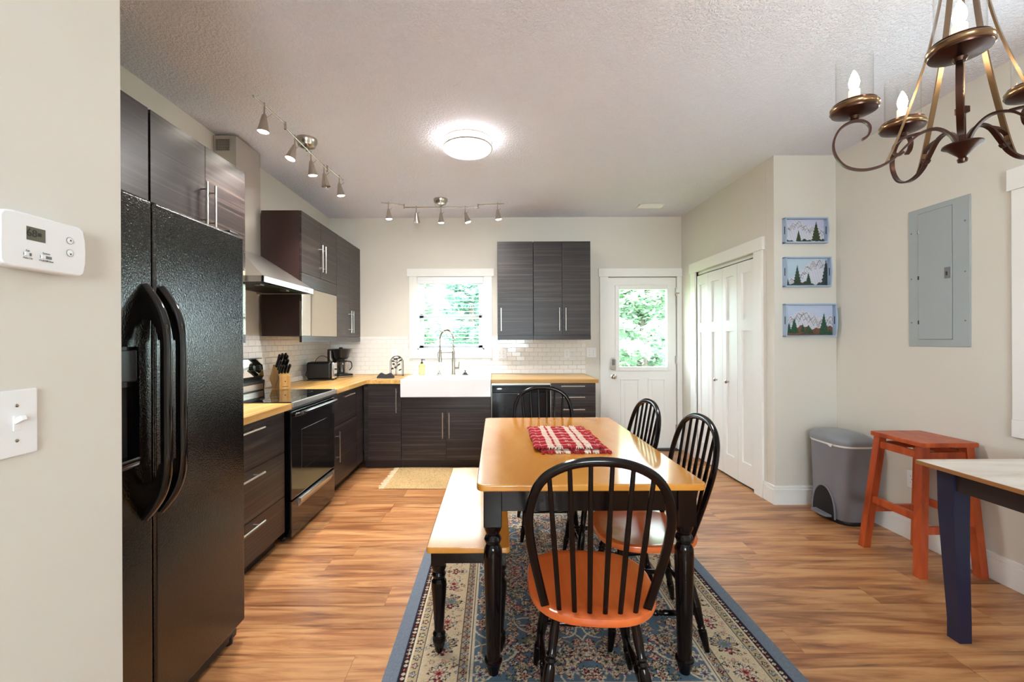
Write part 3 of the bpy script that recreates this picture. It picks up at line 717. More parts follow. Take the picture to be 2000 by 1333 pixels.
# --- stove
SX, S0, S1 = -1.313, 2.787, 3.545
t = thing('stove', 'black freestanding electric stove with glass cooktop beneath the range hood', 'stove', (-1.62, 3.166, 0))
part('body', B(XL+0.02, SX-0.045, S0, S1, 0.03, 0.885, 0.003), mt['black'], t)
ct = part('cooktop', B(XL+0.06, SX+0.006, S0-0.004, S1+0.004, 0.886, 0.908, 0.004), mt['blackglass'], t)
part('front_trim', B(SX+0.004, SX+0.016, S0-0.004, S1+0.004, 0.872, 0.907, 0.004), mt['steel'], ct)
for (x, y, r) in ((-1.50, 2.98, 0.10), (-1.50, 3.36, 0.08), (-1.74, 2.98, 0.08), (-1.74, 3.36, 0.10)):
    part('burner_ring', MB().lathe([(r, 0), (r, 0.0004), (r-0.0015, 0.0004), (r-0.0015, 0)], 32, (x, y, 0.908), cap=False), mt['greyprint'], ct)
bgp = MB().prism([(XL+0.012, 0.886), (XL+0.062, 0.886), (XL+0.07, 0.985), (XL+0.048, 0.995), (XL+0.062, 1.02), (XL+0.045, 1.165), (XL+0.012, 1.165)], 'y', S0, S1, bev=0.002)
bk = part('control_panel', bgp, mt['blackplastic'], t)
part('chrome_fascia', MB().prism([(XL+0.0625, 1.022), (XL+0.066, 1.024), (XL+0.0500, 1.158), (XL+0.0465, 1.158)], 'y', S0+0.01, S1-0.01), mt['mirrorglass'], bk)
for y in (2.86, 2.95, 3.38, 3.47):
    k = part('knob', MB().lathe([(0.021, 0), (0.019, 0.018), (0.0001, 0.02)], 16, M=Matrix.Translation((XL+0.058, y, 1.09)) @ Matrix.Rotation(math.radians(83), 4, 'Y')), mt['blackplastic'], bk)
part('clock', MB().prism([(XL+0.0595, 1.06), (XL+0.063, 1.06), (XL+0.056, 1.12), (XL+0.0525, 1.12)], 'y', 3.08, 3.26), mt['blackglass'], bk)
part('trim_band', B(XL+0.05, XL+0.068, S0+0.02, S1-0.02, 0.915, 0.975, 0.003), mt['steel'], bk)
od = part('oven_door', B(SX-0.045, SX, S0+0.004, S1-0.004, 0.275, 0.845, 0.008), mt['black'], t)
part('oven_window', B(SX-0.002, SX+0.0015, S0+0.15, S1-0.17, 0.434, 0.704, 0.001), mt['blackglass'], od)
hb = MB().tube(spline([(SX-0.002, S0+0.03, 0.82), (SX+0.03, S0+0.045, 0.825), (SX+0.045, S0+0.12, 0.828), (SX+0.048, (S0+S1)/2, 0.829), (SX+0.045, S1-0.12, 0.828), (SX+0.03, S1-0.045, 0.825), (SX-0.002, S1-0.03, 0.82)], 6), 0.013, 12)
part('door_handle', hb, mt['black'], od)
part('vent_strip', B(SX-0.045, SX-0.006, S0+0.004, S1-0.004, 0.85, 0.885, 0.003), mt['blackplastic'], t)
sd = part('storage_drawer', B(SX-0.045, SX, S0+0.004, S1-0.004, 0.035, 0.268, 0.008), mt['black'], t)
part('drawer_pull', MB().prism([(SX-0.002, 0.262), (SX+0.018, 0.258), (SX+0.020, 0.235), (SX+0.004, 0.205), (SX-0.002, 0.205)], 'y', S0+0.10, S1-0.10, bev=0.002), mt['steel'], sd)
for x, y in ((SX-0.08, S0+0.05), (SX-0.08, S1-0.05), (XL+0.1, S0+0.05), (XL+0.1, S1-0.05)): part('foot', MB().cyl((x, y, 0), (x, y, 0.035), 0.018), mt['blackplastic'], t)

# --- range hood
t = thing('range_hood', 'stainless steel chimney range hood on the left wall above the stove', 'range hood', (-1.75, 3.173, 1.68))
h0, h1, HX = 2.782, 3.560, -1.485
part('lip', holes('z', 0, 0, 0, 0, 0, 0, []).join(B(HX-0.012, HX, h0, h1, 1.683, 1.722, 0.001)).join(B(XL+0.002, HX, h0, h0+0.012, 1.683, 1.722, 0.001)).join(B(XL+0.002, HX, h1-0.012, h1, 1.683, 1.722, 0.001)), mt['steel'], t)
c0 = [(XL+0.002, h0, 1.722), (HX, h0, 1.722), (HX, h1, 1.722), (XL+0.002, h1, 1.722)]
c1 = [(XL+0.002, 3.012, 1.952), (-1.79, 3.012, 1.952), (-1.79, 3.322, 1.952), (XL+0.002, 3.322, 1.952)]
part('canopy', MB().add(c0+c1, [(0, 1, 5, 4), (1, 2, 6, 5), (2, 3, 7, 6), (3, 0, 4, 7), (4, 5, 6, 7), (3, 2, 1, 0)]), mt['steel'], t)
ch = part('chimney', B(XL+0.002, -1.79, 3.012, 3.322, 1.95, 2.728, 0.002), mt['steel'], t)
gr = MB()
part('grille_panel', B(XL+0.022, XL+0.112, 3.0095, 3.0118, 2.622, 2.70), mt['blackmatte'], ch)
for i in range(10): gr.box(XL+0.020, XL+0.114, 3.0075, 3.0095, 2.622+i*0.0085, 2.6245+i*0.0085)
for i in range(11): gr.box(XL+0.020+i*0.0092, XL+0.0225+i*0.0092, 3.0075, 3.0095, 2.622, 2.70)
part('vent_grille', gr, mt['steel'], ch)
for a in (h0+0.03, 3.18):
    f = part('grease_filter', B(XL+0.06, HX-0.09, a, a+0.355, 1.690, 1.697, 0.002), mt['darksteel'], t)
    part('filter_latch', B(-1.65, -1.60, a+0.15, a+0.20, 1.684, 1.691, 0.001), mt['steel'], f)
part('underside', B(XL+0.002, HX-0.012, h0+0.012, h1-0.012, 1.698, 1.70), mt['steel'], t)
part('control_strip', B(HX-0.08, HX-0.03, 3.0, 3.34, 1.692, 1.698, 0.001), mt['blackplastic'], t)
part('badge', B(HX, HX+0.0008, 3.38, 3.46, 1.698, 1.707), mt['greyprint'], t)

# --- dishwasher
t = thing('dishwasher', 'black dishwasher under the worktop right of the sink', 'dishwasher', (0.254, 4.75, 0))
DWY = 4.385
part('body', B(-0.042, 0.552, DWY+0.05, YB-0.03, 0.05, 0.862), mt['blackplastic'], t)
dd = part('door', B(-0.04, 0.55, DWY, DWY+0.048, 0.10, 0.768, 0.004), mt['dishblack'], t)
cp = part('control_panel', B(-0.04, 0.55, DWY-0.006, DWY+0.048, 0.772, 0.845, 0.005), mt['dishblack'], t)
part('panel_frame', B(-0.045, -0.041, DWY+0.002, DWY+0.05, 0.1, 0.862).box(0.551, 0.555, DWY+0.002, DWY+0.05, 0.1, 0.862).box(-0.045, 0.555, DWY+0.002, DWY+0.05, 0.847, 0.863), mt['steel'], t)
part('emblem', MB().lathe([(0.001, 0), (0.018, 0.0005), (0.018, 0.001), (0.0001, 0.001)], 20, M=Matrix.Translation((0.035, DWY-0.0055, 0.81)) @ Matrix.Rotation(math.radians(90), 4, 'X') @ Matrix.Diagonal((1.5, 0.42, 1, 1))), mt['steel'], cp)
for i, u in enumerate((0.36, 0.372, 0.41, 0.425, 0.445, 0.465, 0.485)): part('button', MB().box(u-0.004, u+0.004, DWY-0.0075, DWY-0.005, 0.805+(i % 2)*0.006, 0.815+(i % 2)*0.008, 0.001), mt['steel'], cp)
part('kick_plate', B(-0.04, 0.55, DWY+0.06, DWY+0.08, 0, 0.095), mt['blackplastic'], t)

# ================================================================ ON THE WORKTOP
def Rz(a): return Matrix.Rotation(a, 4, 'Z')
# knife block
kbx, kby = -1.80, 3.655
t = thing('knife_block', 'pale wooden knife block with black-handled knives beside the stove', 'knife block', (kbx, kby, CT))
Mb = Matrix.Translation((kbx, kby, CT)) @ Rz(math.atan2(-0.62, 0.78))
prof = [(-0.055, 0.0), (0.065, 0.0), (0.065, 0.105), (-0.045, 0.20), (-0.115, 0.075)]
bd = part('block', MB().prism(prof, 'y', -0.048, 0.048, M=Mb, bev=0.003), mt['blockwood'], t)
part('groove', MB().prism([(-0.02, 0.0), (-0.016, 0.0), (0.062, 0.106), (0.058, 0.108)], 'y', -0.0484, 0.0484, M=Mb), mt['toe'], bd)
part('emblem', B(0.0648, 0.0656, -0.005, 0.005, 0.058, 0.064, M=Mb).box(0.0648, 0.0656, -0.001, 0.001, 0.053, 0.07, M=Mb).box(0.0648, 0.0656, -0.024, 0.024, 0.016, 0.020, M=Mb), mt['toe'], bd)
kn_dir = Vector((0.55, 0, 0.83)).normalized()
spots = [(-0.028, -0.032, 0.13), (-0.028, -0.01, 0.14), (-0.025, 0.014, 0.145), (-0.028, 0.034, 0.12), (0.0, -0.030, 0.105), (0.0, 0.0, 0.11), (0.0, 0.028, 0.11), (0.03, -0.036, 0.085), (0.03, -0.014, 0.085), (0.03, 0.012, 0.085), (0.03, 0.036, 0.09)]
for i, (a, b, ln) in enumerate(spots):
    zz = 0.105+(0.065-a)*(0.095/0.11)
    p0 = Mb @ Vector((a, b, zz-0.01)); d = Mb.to_3x3() @ kn_dir; p1 = p0+d*ln
    path = [p0+d*ln*q for q in (0, 0.12, 0.3, 0.55, 0.8, 0.95, 1.0)]
    row = 0 if i < 4 else (1 if i < 7 else 2); pos_ = [('leftmost', 'second from left', 'third from left', 'rightmost'), ('leftmost', 'middle', 'rightmost'), ('leftmost', 'second from left', 'third from left', 'rightmost')][row][i-(0, 4, 7)[row]]
    k = thing('kitchen_knife', 'black-handled knife, %s in the %s row of the wooden knife block' % (pos_, ('tall back', 'middle', 'low front')[row]), 'knife', tuple(p0), 'knives in the knife block')
    part('handle', MB().tube(path, [0.8, 0.9, 1.1, 1.0, 1.15, 1.2, 0.7], 8, flat=(0.0088, 0.0135), up=tuple(Mb.to_3x3() @ Vector((1, 0, 0)))), mt['blackplastic'], k)
    part('blade', MB().tube([p0-d*0.06, p0+d*0.004], 1.0, 4, flat=(0.001, 0.009), up=tuple(Mb.to_3x3() @ Vector((1, 0, 0)))), mt['steel'], k)
# toaster
t = thing('toaster', 'black toaster with a chrome end beside the coffee maker', 'toaster', (-1.765, 4.43, CT))
Mo = Matrix.Translation((-1.765, 4.43, CT)) @ Rz(math.radians(10))
part('body', B(-0.135, 0.10, -0.085, 0.085, 0.012, 0.185, 0.022, 3, M=Mo), mt['blackplastic'], t)
e = part('chrome_end', MB().box(0.098, 0.130, -0.083, 0.083, 0.012, 0.183, 0.018, 3, M=Mo), mt['chrome'], t)
part('lever', B(0.126, 0.150, -0.014, 0.014, 0.10, 0.116, 0.004, M=Mo), mt['blackplastic'], e)
part('dial', MB().lathe([(0.014, 0), (0.012, 0.012), (0.0001, 0.013)], 14, M=Mo @ Matrix.Translation((0.129, 0, 0.05)) @ Matrix.Rotation(math.radians(90), 4, 'Y')), mt['blackplastic'], e)
for s in (-0.032, 0.032): part('slot', B(-0.11, 0.075, s-0.014, s+0.014, 0.1835, 0.1862, M=Mo), mt['toe'], t)
part('base', B(-0.13, 0.125, -0.08, 0.08, 0.0, 0.014, 0.004, M=Mo), mt['blackmatte'], t)
part('cord', MB().tube(spline([Mo @ Vector(p) for p in ((-0.13, 0.0, 0.03), (-0.165, 0.02, 0.05), (-0.15, 0.05, 0.10), (-0.10, 0.09, 0.17), (-0.06, 0.10, 0.225), (-0.02, 0.105, 0.24), (0.03, 0.10, 0.22), (0.07, 0.095, 0.17), (0.08, 0.095, 0.05), (0.05, 0.1, 0.004))], 6), 0.003, 6), mt['blackplastic'], t)
# coffee maker
cx, cy = -1.715, 4.80
t = thing('coffee_maker', 'black drip coffee maker with a glass carafe in the worktop corner', 'coffee maker', (cx, cy, CT))
Mc = Matrix.Translation((cx, cy, CT)) @ Rz(math.radians(48))     # front looks to -Y in local space
part('base', MB().prism([(-0.085, -0.12), (0.085, -0.12), (0.10, -0.08), (0.10, 0.11), (-0.10, 0.11), (-0.10, -0.08)], 'z', 0, 0.035, M=Mc, bev=0.006), mt['blackplastic'], t)
part('base_trim', MB().prism([(-0.088, -0.124), (0.088, -0.124), (0.104, -0.08), (0.104, 0.0), (-0.104, 0.0), (-0.104, -0.08)], 'z', 0.006, 0.016, M=Mc, bev=0.002), mt['steel'], t)
part('warming_plate', MB().lathe([(0.07, 0.034), (0.07, 0.038), (0.0001, 0.038)], 24, M=Mc @ Matrix.Translation((0, -0.035, 0))), mt['darksteel'], t)
part('tank', B(-0.098, 0.098, 0.045, 0.11, 0.03, 0.29, 0.012, M=Mc), mt['blackplastic'], t)
for x in (-0.1, 0.07): part('steel_band', B(x, x+0.03, 0.03, 0.05, 0.03, 0.29, 0.006, M=Mc), mt['steel'], t)
br = part('brew_head', MB().lathe([(0.055, 0.195), (0.075, 0.215), (0.088, 0.295), (0.09, 0.305), (0.0001, 0.312)], 24, M=Mc @ Matrix.Translation((0, -0.03, 0))).box(-0.095, 0.095, -0.02, 0.11, 0.285, 0.305, 0.008, M=Mc), mt['blackplastic'], t)
part('lid_knob', B(-0.015, 0.015, -0.03, 0.0, 0.306, 0.325, 0.004, M=Mc), mt['blackplastic'], br)
cf_ = part('carafe', MB().lathe([(0.045, 0.04), (0.064, 0.052), (0.068, 0.09), (0.060, 0.135), (0.046, 0.165), (0.05, 0.178), (0.047, 0.178), (0.043, 0.165), (0.057, 0.134), (0.065, 0.09), (0.061, 0.055), (0.0001, 0.045)], 28, M=Mc @ Matrix.Translation((0, -0.038, 0)), cap=False), mt['clear'], t)
part('carafe_band', MB().lathe([(0.0475, 0.162), (0.0525, 0.18), (0.0001, 0.188)], 24, M=Mc @ Matrix.Translation((0, -0.038, 0))), mt['blackplastic'], cf_)
part('carafe_handle', MB().tube(spline([Mc @ Vector(p) for p in ((0.03, -0.08, 0.172), (0.06, -0.12, 0.165), (0.065, -0.13, 0.11), (0.05, -0.105, 0.075))], 6), 1.0, 8, flat=(0.008, 0.005)), mt['blackplastic'], cf_)
# wire napkin holder with leaves
wx, wy = -1.115, 4.90
t = thing('napkin_holder', 'black wrought wire arch holder with leaf branches beside the sink', 'napkin holder', (wx, wy, CT))
def arch(y):
    p = [(wx-0.068, y, CT+0.004), (wx-0.068, y, CT+0.14)]+[(wx-0.068*math.cos(a), y, CT+0.15+0.072*math.sin(a)) for a in [math.pi*i/12 for i in range(13)]]+[(wx+0.068, y, CT+0.14), (wx+0.068, y, CT+0.004)]
    return MB().tube(p, 0.0032, 6)
def leafm(c, ang, ln, wd, y):
    d = Vector((math.cos(ang), 0, math.sin(ang))); n = Vector((-d.z, 0, d.x)); C = Vector(c)
    pts = [C, C+d*ln*0.35+n*wd, C+d*ln*0.7+n*wd*0.7, C+d*ln, C+d*ln*0.7-n*wd*0.7, C+d*ln*0.35-n*wd]
    return MB().prism([(p.x, p.z) for p in pts], 'y', y-0.0015, y+0.0015)
for y in (wy-0.022, wy+0.03):
    a = part('arch', arch(y), mt['blackmatte'], t)
    st = MB().tube(spline([(wx-0.008, y, CT+0.005), (wx-0.006, y, CT+0.07), (wx+0.004, y, CT+0.14), (wx, y, CT+0.20)], 5), 0.0025, 6)
    for (x_, z_, ag) in ((0.0, 0.10, 2.5), (-0.004, 0.10, 0.7), (0.002, 0.145, 2.6), (0.003, 0.145, 0.55)): st.tube([(wx+x_, y, CT+z_), (wx+x_+0.045*math.cos(ag), y, CT+z_+0.045*math.sin(ag))], 0.002, 5)
    part('stem', st, mt['blackmatte'], a)
    for (x_, z_, ag) in ((0, 0.175, 1.6), (-0.035, 0.155, 2.4), (0.036, 0.165, 0.7), (0.022, 0.19, 0.9), (-0.03, 0.12, 2.2), (-0.012, 0.08, 1.9), (0.018, 0.115, 0.9), (0.028, 0.06, 0.5), (-0.045, 0.07, 2.2), (-0.02, 0.175, 2.0)):
        part('leaf', leafm((wx+x_*0.9, y, CT+z_), ag, 0.03, 0.0075, y), mt['blackmatte'], a)
ft = MB()
for s in (-1, 1):
    ft.tube([(wx+s*0.068, wy-0.03, CT+0.004), (wx+s*0.068, wy+0.04, CT+0.004)], 0.0032, 6).tube([(wx+s*0.068, wy-0.022, CT+0.004), (wx+s*0.085, wy-0.03, CT+0.003)], 0.0032, 6)
part('foot', ft.tube([(wx-0.068, wy+0.004, CT+0.004), (wx+0.068, wy+0.004, CT+0.004)], 0.0025, 6), mt['blackmatte'], t)
# dark folded cloth
def cloth():
    nx, ny = 22, 16; v = []; f = []
    for j in range(ny+1):
        for i in range(nx+1):
            u, w_ = i/nx, j/ny
            e_ = min(u, 1-u, w_, 1-w_); h = 0.036*min(1, e_*7)**0.5+0.008*math.sin(u*9+1.2*w_)*min(1, e_*6)+0.012*max(0, math.sin(w_*5+u))*min(1, e_*6)
            v.append((-1.17+(u-0.5)*0.17+0.012*math.sin(w_*6), 4.63+(w_-0.5)*0.15+0.012*math.sin(u*7), CT+0.002+max(0, h)))
    for j in range(ny):
        for i in range(nx): a = j*(nx+1)+i; f.append((a, a+1, a+nx+2, a+nx+1))
    return MB().add(v, f)
solo('dish_cloth', cloth(), mt['slate'], 'dark grey dish cloth bunched up in front of the wire holder', 'cloth', (-1.17, 4.63, CT), ang=60)
# soap bottle
sx, sy, sz = -0.836, 4.93, 0.912
t = thing('soap_bottle', 'yellow-green hand soap bottle with a black pump on the sink rim', 'soap bottle', (sx, sy, sz))
part('bottle', MB().lathe([(0.03, 0), (0.034, 0.004), (0.034, 0.105), (0.028, 0.118), (0.012, 0.124), (0.012, 0.13)], 24, (sx, sy, sz)), plain('soap_green', srgb(205, 212, 140), 0.15), t)
part('label', MB().lathe([(0.0345, 0.022), (0.0346, 0.023), (0.0346, 0.085), (0.0345, 0.086)], 24, (sx, sy, sz), cap=False), plain('soap_label', srgb(222, 222, 150), 0.5), t)
part('pump', MB().lathe([(0.014, 0.128), (0.014, 0.142), (0.006, 0.146), (0.004, 0.165), (0.008, 0.167), (0.008, 0.176), (0.0001, 0.178)], 16, (sx, sy, sz)).tube([(sx, sy, sz+0.171), (sx+0.03, sy-0.01, sz+0.171), (sx+0.034, sy-0.012, sz+0.165)], 0.004, 8), mt['blackplastic'], t)
# spring faucet
fx, fy, fz = -0.478, 4.93, 0.912
t = thing('kitchen_faucet', 'brushed steel spring-neck faucet rising behind the farmhouse sink', 'faucet', (fx, fy, fz))
part('column', MB().lathe([(0.026, 0), (0.026, 0.01), (0.017, 0.014), (0.017, 0.26), (0.014, 0.268), (0.010, 0.27)], 20, (fx, fy, fz)), mt['nickel'], t)
ex_, ey_ = fx-0.142, fy-0.07
dirv = Vector((ex_-fx, ey_-fy, 0)); R_ = dirv.length/2; du = dirv.normalized()
neck = [Vector((fx, fy, fz+0.26)), Vector((fx, fy, fz+0.40))]+[Vector((fx, fy, fz+0.40))+du*(R_-R_*math.cos(a))+Vector((0, 0, 0.105*math.sin(a))) for a in [math.pi*i/16 for i in range(1, 17)]]+[Vector((ex_, ey_, fz+0.27))]
part('neck', MB().tube(neck, 0.0075, 10), mt['nickel'], t)
sp_ = MB(); pts = spline(neck, 3); turns = 60; cnt = 420; L_ = len(pts)-1
hel = []
for i in range(cnt+1):
    q = i/cnt*L_; k_ = min(int(q), L_-1); p = pts[k_].lerp(pts[k_+1], q-k_); tg = (pts[k_+1]-pts[k_]).normalized()
    n1 = tg.cross(Vector((du.y, -du.x, 0))).normalized(); n2 = tg.cross(n1); a = 2*math.pi*turns*i/cnt
    hel.append(p+n1*0.0105*math.cos(a)+n2*0.0105*math.sin(a))
part('spring', sp_.tube(hel, 0.0018, 4), mt['nickel'], t)
part('spray_head', MB().lathe([(0.010, 0.285), (0.014, 0.275), (0.015, 0.20), (0.019, 0.17), (0.019, 0.145), (0.0001, 0.143)], 18, (ex_, ey_, fz)).tube([(ex_-0.018, ey_-0.004, fz+0.26), (ex_-0.026, ey_-0.006, fz+0.235), (ex_-0.02, ey_-0.005, fz+0.19)], 0.005, 8), mt['nickel'], t)
part('dock_arm', MB().tube([(fx, fy, fz+0.25), tuple(Vector((fx, fy, fz+0.25))+du*(2*R_-0.012))], 0.006, 8), mt['nickel'], t)
part('lever', MB().cyl((fx+0.012, fy-0.003, fz+0.075), (fx+0.062, fy-0.016, fz+0.075), 0.013).cyl((fx+0.058, fy-0.015, fz+0.07), (fx+0.066, fy-0.02, fz+0.145), 0.005), mt['nickel'], t)
# strainers on the sink rim
def strainer(x, y, m, label):
    t = thing('sink_strainer', label, 'sink strainer', (x, y, fz))
    part('bowl', MB().lathe([(0.038, 0.0), (0.036, 0.004), (0.022, 0.012), (0.018, 0.022), (0.016, 0.024), (0.0001, 0.025)], 22, (x, y, fz)), m, t)
    part('knob', MB().lathe([(0.004, 0.024), (0.004, 0.036), (0.010, 0.040), (0.008, 0.047), (0.0001, 0.048)], 14, (x, y, fz)), m, t)
strainer(-0.635, 4.90, mt['chrome'], 'chrome sink strainer on the sink rim under the spray head')
strainer(-0.345, 4.92, mt['blackplastic'], 'black sink stopper on the sink rim right of the faucet')

# ================================================================ LIGHTS ON THE CEILING
# flush lamp
lx, ly = -0.194, 3.12
t = thing('flush_ceiling_light', 'round white flush ceiling light with two thin metal rings', 'ceiling light', (lx, ly, HC))
part('diffuser', MB().lathe([(0.165, -0.001), (0.168, -0.02), (0.168, -0.07), (0.158, -0.085), (0.12, -0.098), (0.06, -0.105), (0.0001, -0.106)], 48, (lx, ly, HC)), mt['diffuser'], t)
l = bpy.data.lights.new('ceiling_lamp_light', 'AREA'); l.shape = 'DISK'; l.size = 0.30; l.energy = 11; l.color = (1, 0.98, 0.96)
o = bpy.data.objects.new('ceiling_lamp_light', l); o.location = (lx, ly, HC-0.112); COL.objects.link(o)
for z in (-0.018, -0.068):
    part('ring', MB().lathe([(0.169, z+0.006), (0.177, z+0.006), (0.177, z-0.006), (0.169, z-0.006), (0.169, z+0.006)], 48, (lx, ly, HC), cap=False), mt['nickel'], t)
for k in range(4):
    a = math.pi/4+k*math.pi/2
    part('post', MB().cyl((lx+0.173*math.cos(a), ly+0.173*math.sin(a), HC-0.07), (lx+0.173*math.cos(a), ly+0.173*math.sin(a), HC-0.016), 0.004, n=8), mt['nickel'], t)
def track_head(t, p, aim, lit, power):
    """p on the bar; short stem, yoke and cone shade"""
    p = Vector(p); q = p+Vector((0, 0, -0.055))
    h = part('stem', MB().cyl(p+Vector((0, 0, 0.014)), q, 0.005, n=8).ball(tuple(q), 0.008, 6), mt['nickel'], t)
    d = Vector(aim).normalized()
    Mh = Matrix.Translation(q) @ d.to_track_quat('Z', 'Y').to_matrix().to_4x4()
    s = part('shade', MB().lathe([(0.0001, 0.0), (0.012, 0.002), (0.016, 0.02), (0.027, 0.072), (0.034, 0.10), (0.031, 0.10), (0.024, 0.07), (0.013, 0.02)], 20, M=Mh, cap=False), mt['nickel'], t)
    part('adjuster', MB().tube([q+Vector((0.0, 0.012, -0.02)), q+Vector((0.03, 0.03, 0.02))], 0.0022, 5), mt['nickel'], s)
    part('bulb', MB().lathe([(0.026, 0.086), (0.029, 0.096), (0.024, 0.104), (0.0001, 0.108)], 18, M=Mh), mt['spot'] if lit else mt['clear'], s)
    if lit:
        l = bpy.data.lights.new('track_spot', 'SPOT'); l.energy = power; l.color = (1, 0.95, 0.88); l.spot_size = math.radians(105); l.spot_blend = 0.7; l.shadow_soft_size = 0.025
        o = bpy.data.objects.new('track_spot', l); o.matrix_world = Mh @ Matrix.Translation((0, 0, 0.115)) @ Matrix.Rotation(math.pi, 4, 'X'); COL.objects.link(o)
def track(label, c, bars, joints, heads, power):
    t = thing('track_light', label, 'track light', c)
    part('canopy', MB().lathe([(0.072, 0), (0.072, -0.02), (0.064, -0.035), (0.058, -0.052), (0.03, -0.064), (0.0001, -0.066)], 28, c), mt['nickel'], t)
    part('centre_post', MB().cyl((c[0], c[1], HC-0.085), (c[0], c[1], HC-0.06), 0.008), mt['nickel'], t)
    for a, b in bars: part('bar', MB().cyl(a, b, 0.0055, n=10).ball(a, 0.007, 5).ball(b, 0.007, 5), mt['nickel'], t)
    for j in joints: part('joint', MB().cyl((j[0], j[1], j[2]-0.012), (j[0], j[1], j[2]+0.034), 0.0075, n=10), mt['nickel'], t)
    for p, aim, lit in heads: track_head(t, p, aim, lit, power)
bz = HC-0.082
track('long five-spot brushed nickel track light over the left run of cabinets', (-1.345, 3.115, HC),
      [((-1.335, 2.78, bz), (-1.335, 3.46, bz)), ((-1.335, 2.77, bz+0.024), (-1.362, 2.46, bz+0.024)), ((-1.335, 3.47, bz+0.024), (-1.312, 3.75, bz+0.024))], [(-1.335, 2.775, bz), (-1.335, 3.465, bz)],
      [((-1.352, 2.555, bz+0.024), (-0.1, 0.05, -1), True), ((-1.335, 2.905, bz), (-0.25, -0.15, -1), True), ((-1.335, 3.16, bz), (0.05, 0.2, -1), True), ((-1.335, 3.40, bz), (0.12, 0.1, -1), False), ((-1.317, 3.68, bz+0.024), (0.1, 0.15, -1), True)], 20)
track('wide five-spot brushed nickel track light in front of the kitchen window', (-0.556, 4.45, HC),
      [((-0.93, 4.45, bz), (-0.173, 4.44, bz-0.006)), ((-0.93, 4.45, bz+0.024), (-1.135, 4.36, bz+0.02)), ((-0.173, 4.44, bz+0.02), (0.088, 4.40, bz+0.018))], [(-0.93, 4.45, bz), (-0.173, 4.44, bz-0.004)],
      [((-1.075, 4.385, bz+0.02), (0.05, 0.1, -1), True), ((-0.805, 4.447, bz), (0.0, 0.4, -1), False), ((-0.553, 4.445, bz-0.003), (0.0, 0.15, -1), True), ((-0.305, 4.44, bz-0.004), (0.3, 0.1, -1), True), ((0.025, 4.41, bz+0.018), (0.1, 0.1, -1), True)], 7)

# chandelier
chx, chy = 1.468, 1.366
t = thing('chandelier', 'five-armed bronze scroll chandelier with candle bulbs in clear glass cylinders', 'chandelier', (chx, chy, HC))
CZ = 2.105
part('canopy', MB().lathe([(0.065, 0), (0.065, -0.012), (0.045, -0.025), (0.012, -0.03)], 24, (chx, chy, HC)), mt['bronze'], t)
part('hanging_rod', MB().cyl((chx, chy, 2.60), (chx, chy, HC-0.02), 0.006), mt['bronze'], t)
part('top_hub', MB().lathe([(0.008, 2.63), (0.03, 2.615), (0.034, 2.60), (0.02, 2.58), (0.006, 2.57)], 20, (chx, chy, 0)), mt['bronze'], t)
part('centre_stem', MB().lathe([(0.008, 2.02), (0.009, 1.93), (0.0115, 1.90)], 12, (chx, chy, 0)).box(-0.0125, 0.0125, -0.0125, 0.0125, 2.005, 2.025, 0.002, M=Matrix.Translation((chx, chy, 0))), mt['bronze'], t)
part('finial_dish', MB().lathe([(0.0001, 1.915), (0.030, 1.912), (0.047, 1.909), (0.048, 1.904), (0.036, 1.897), (0.022, 1.882), (0.012, 1.872), (0.009, 1.867), (0.013, 1.862), (0.011, 1.853), (0.0001, 1.850)], 24, (chx, chy, 0)), mt['bronze'], t)
RAD = 0.265
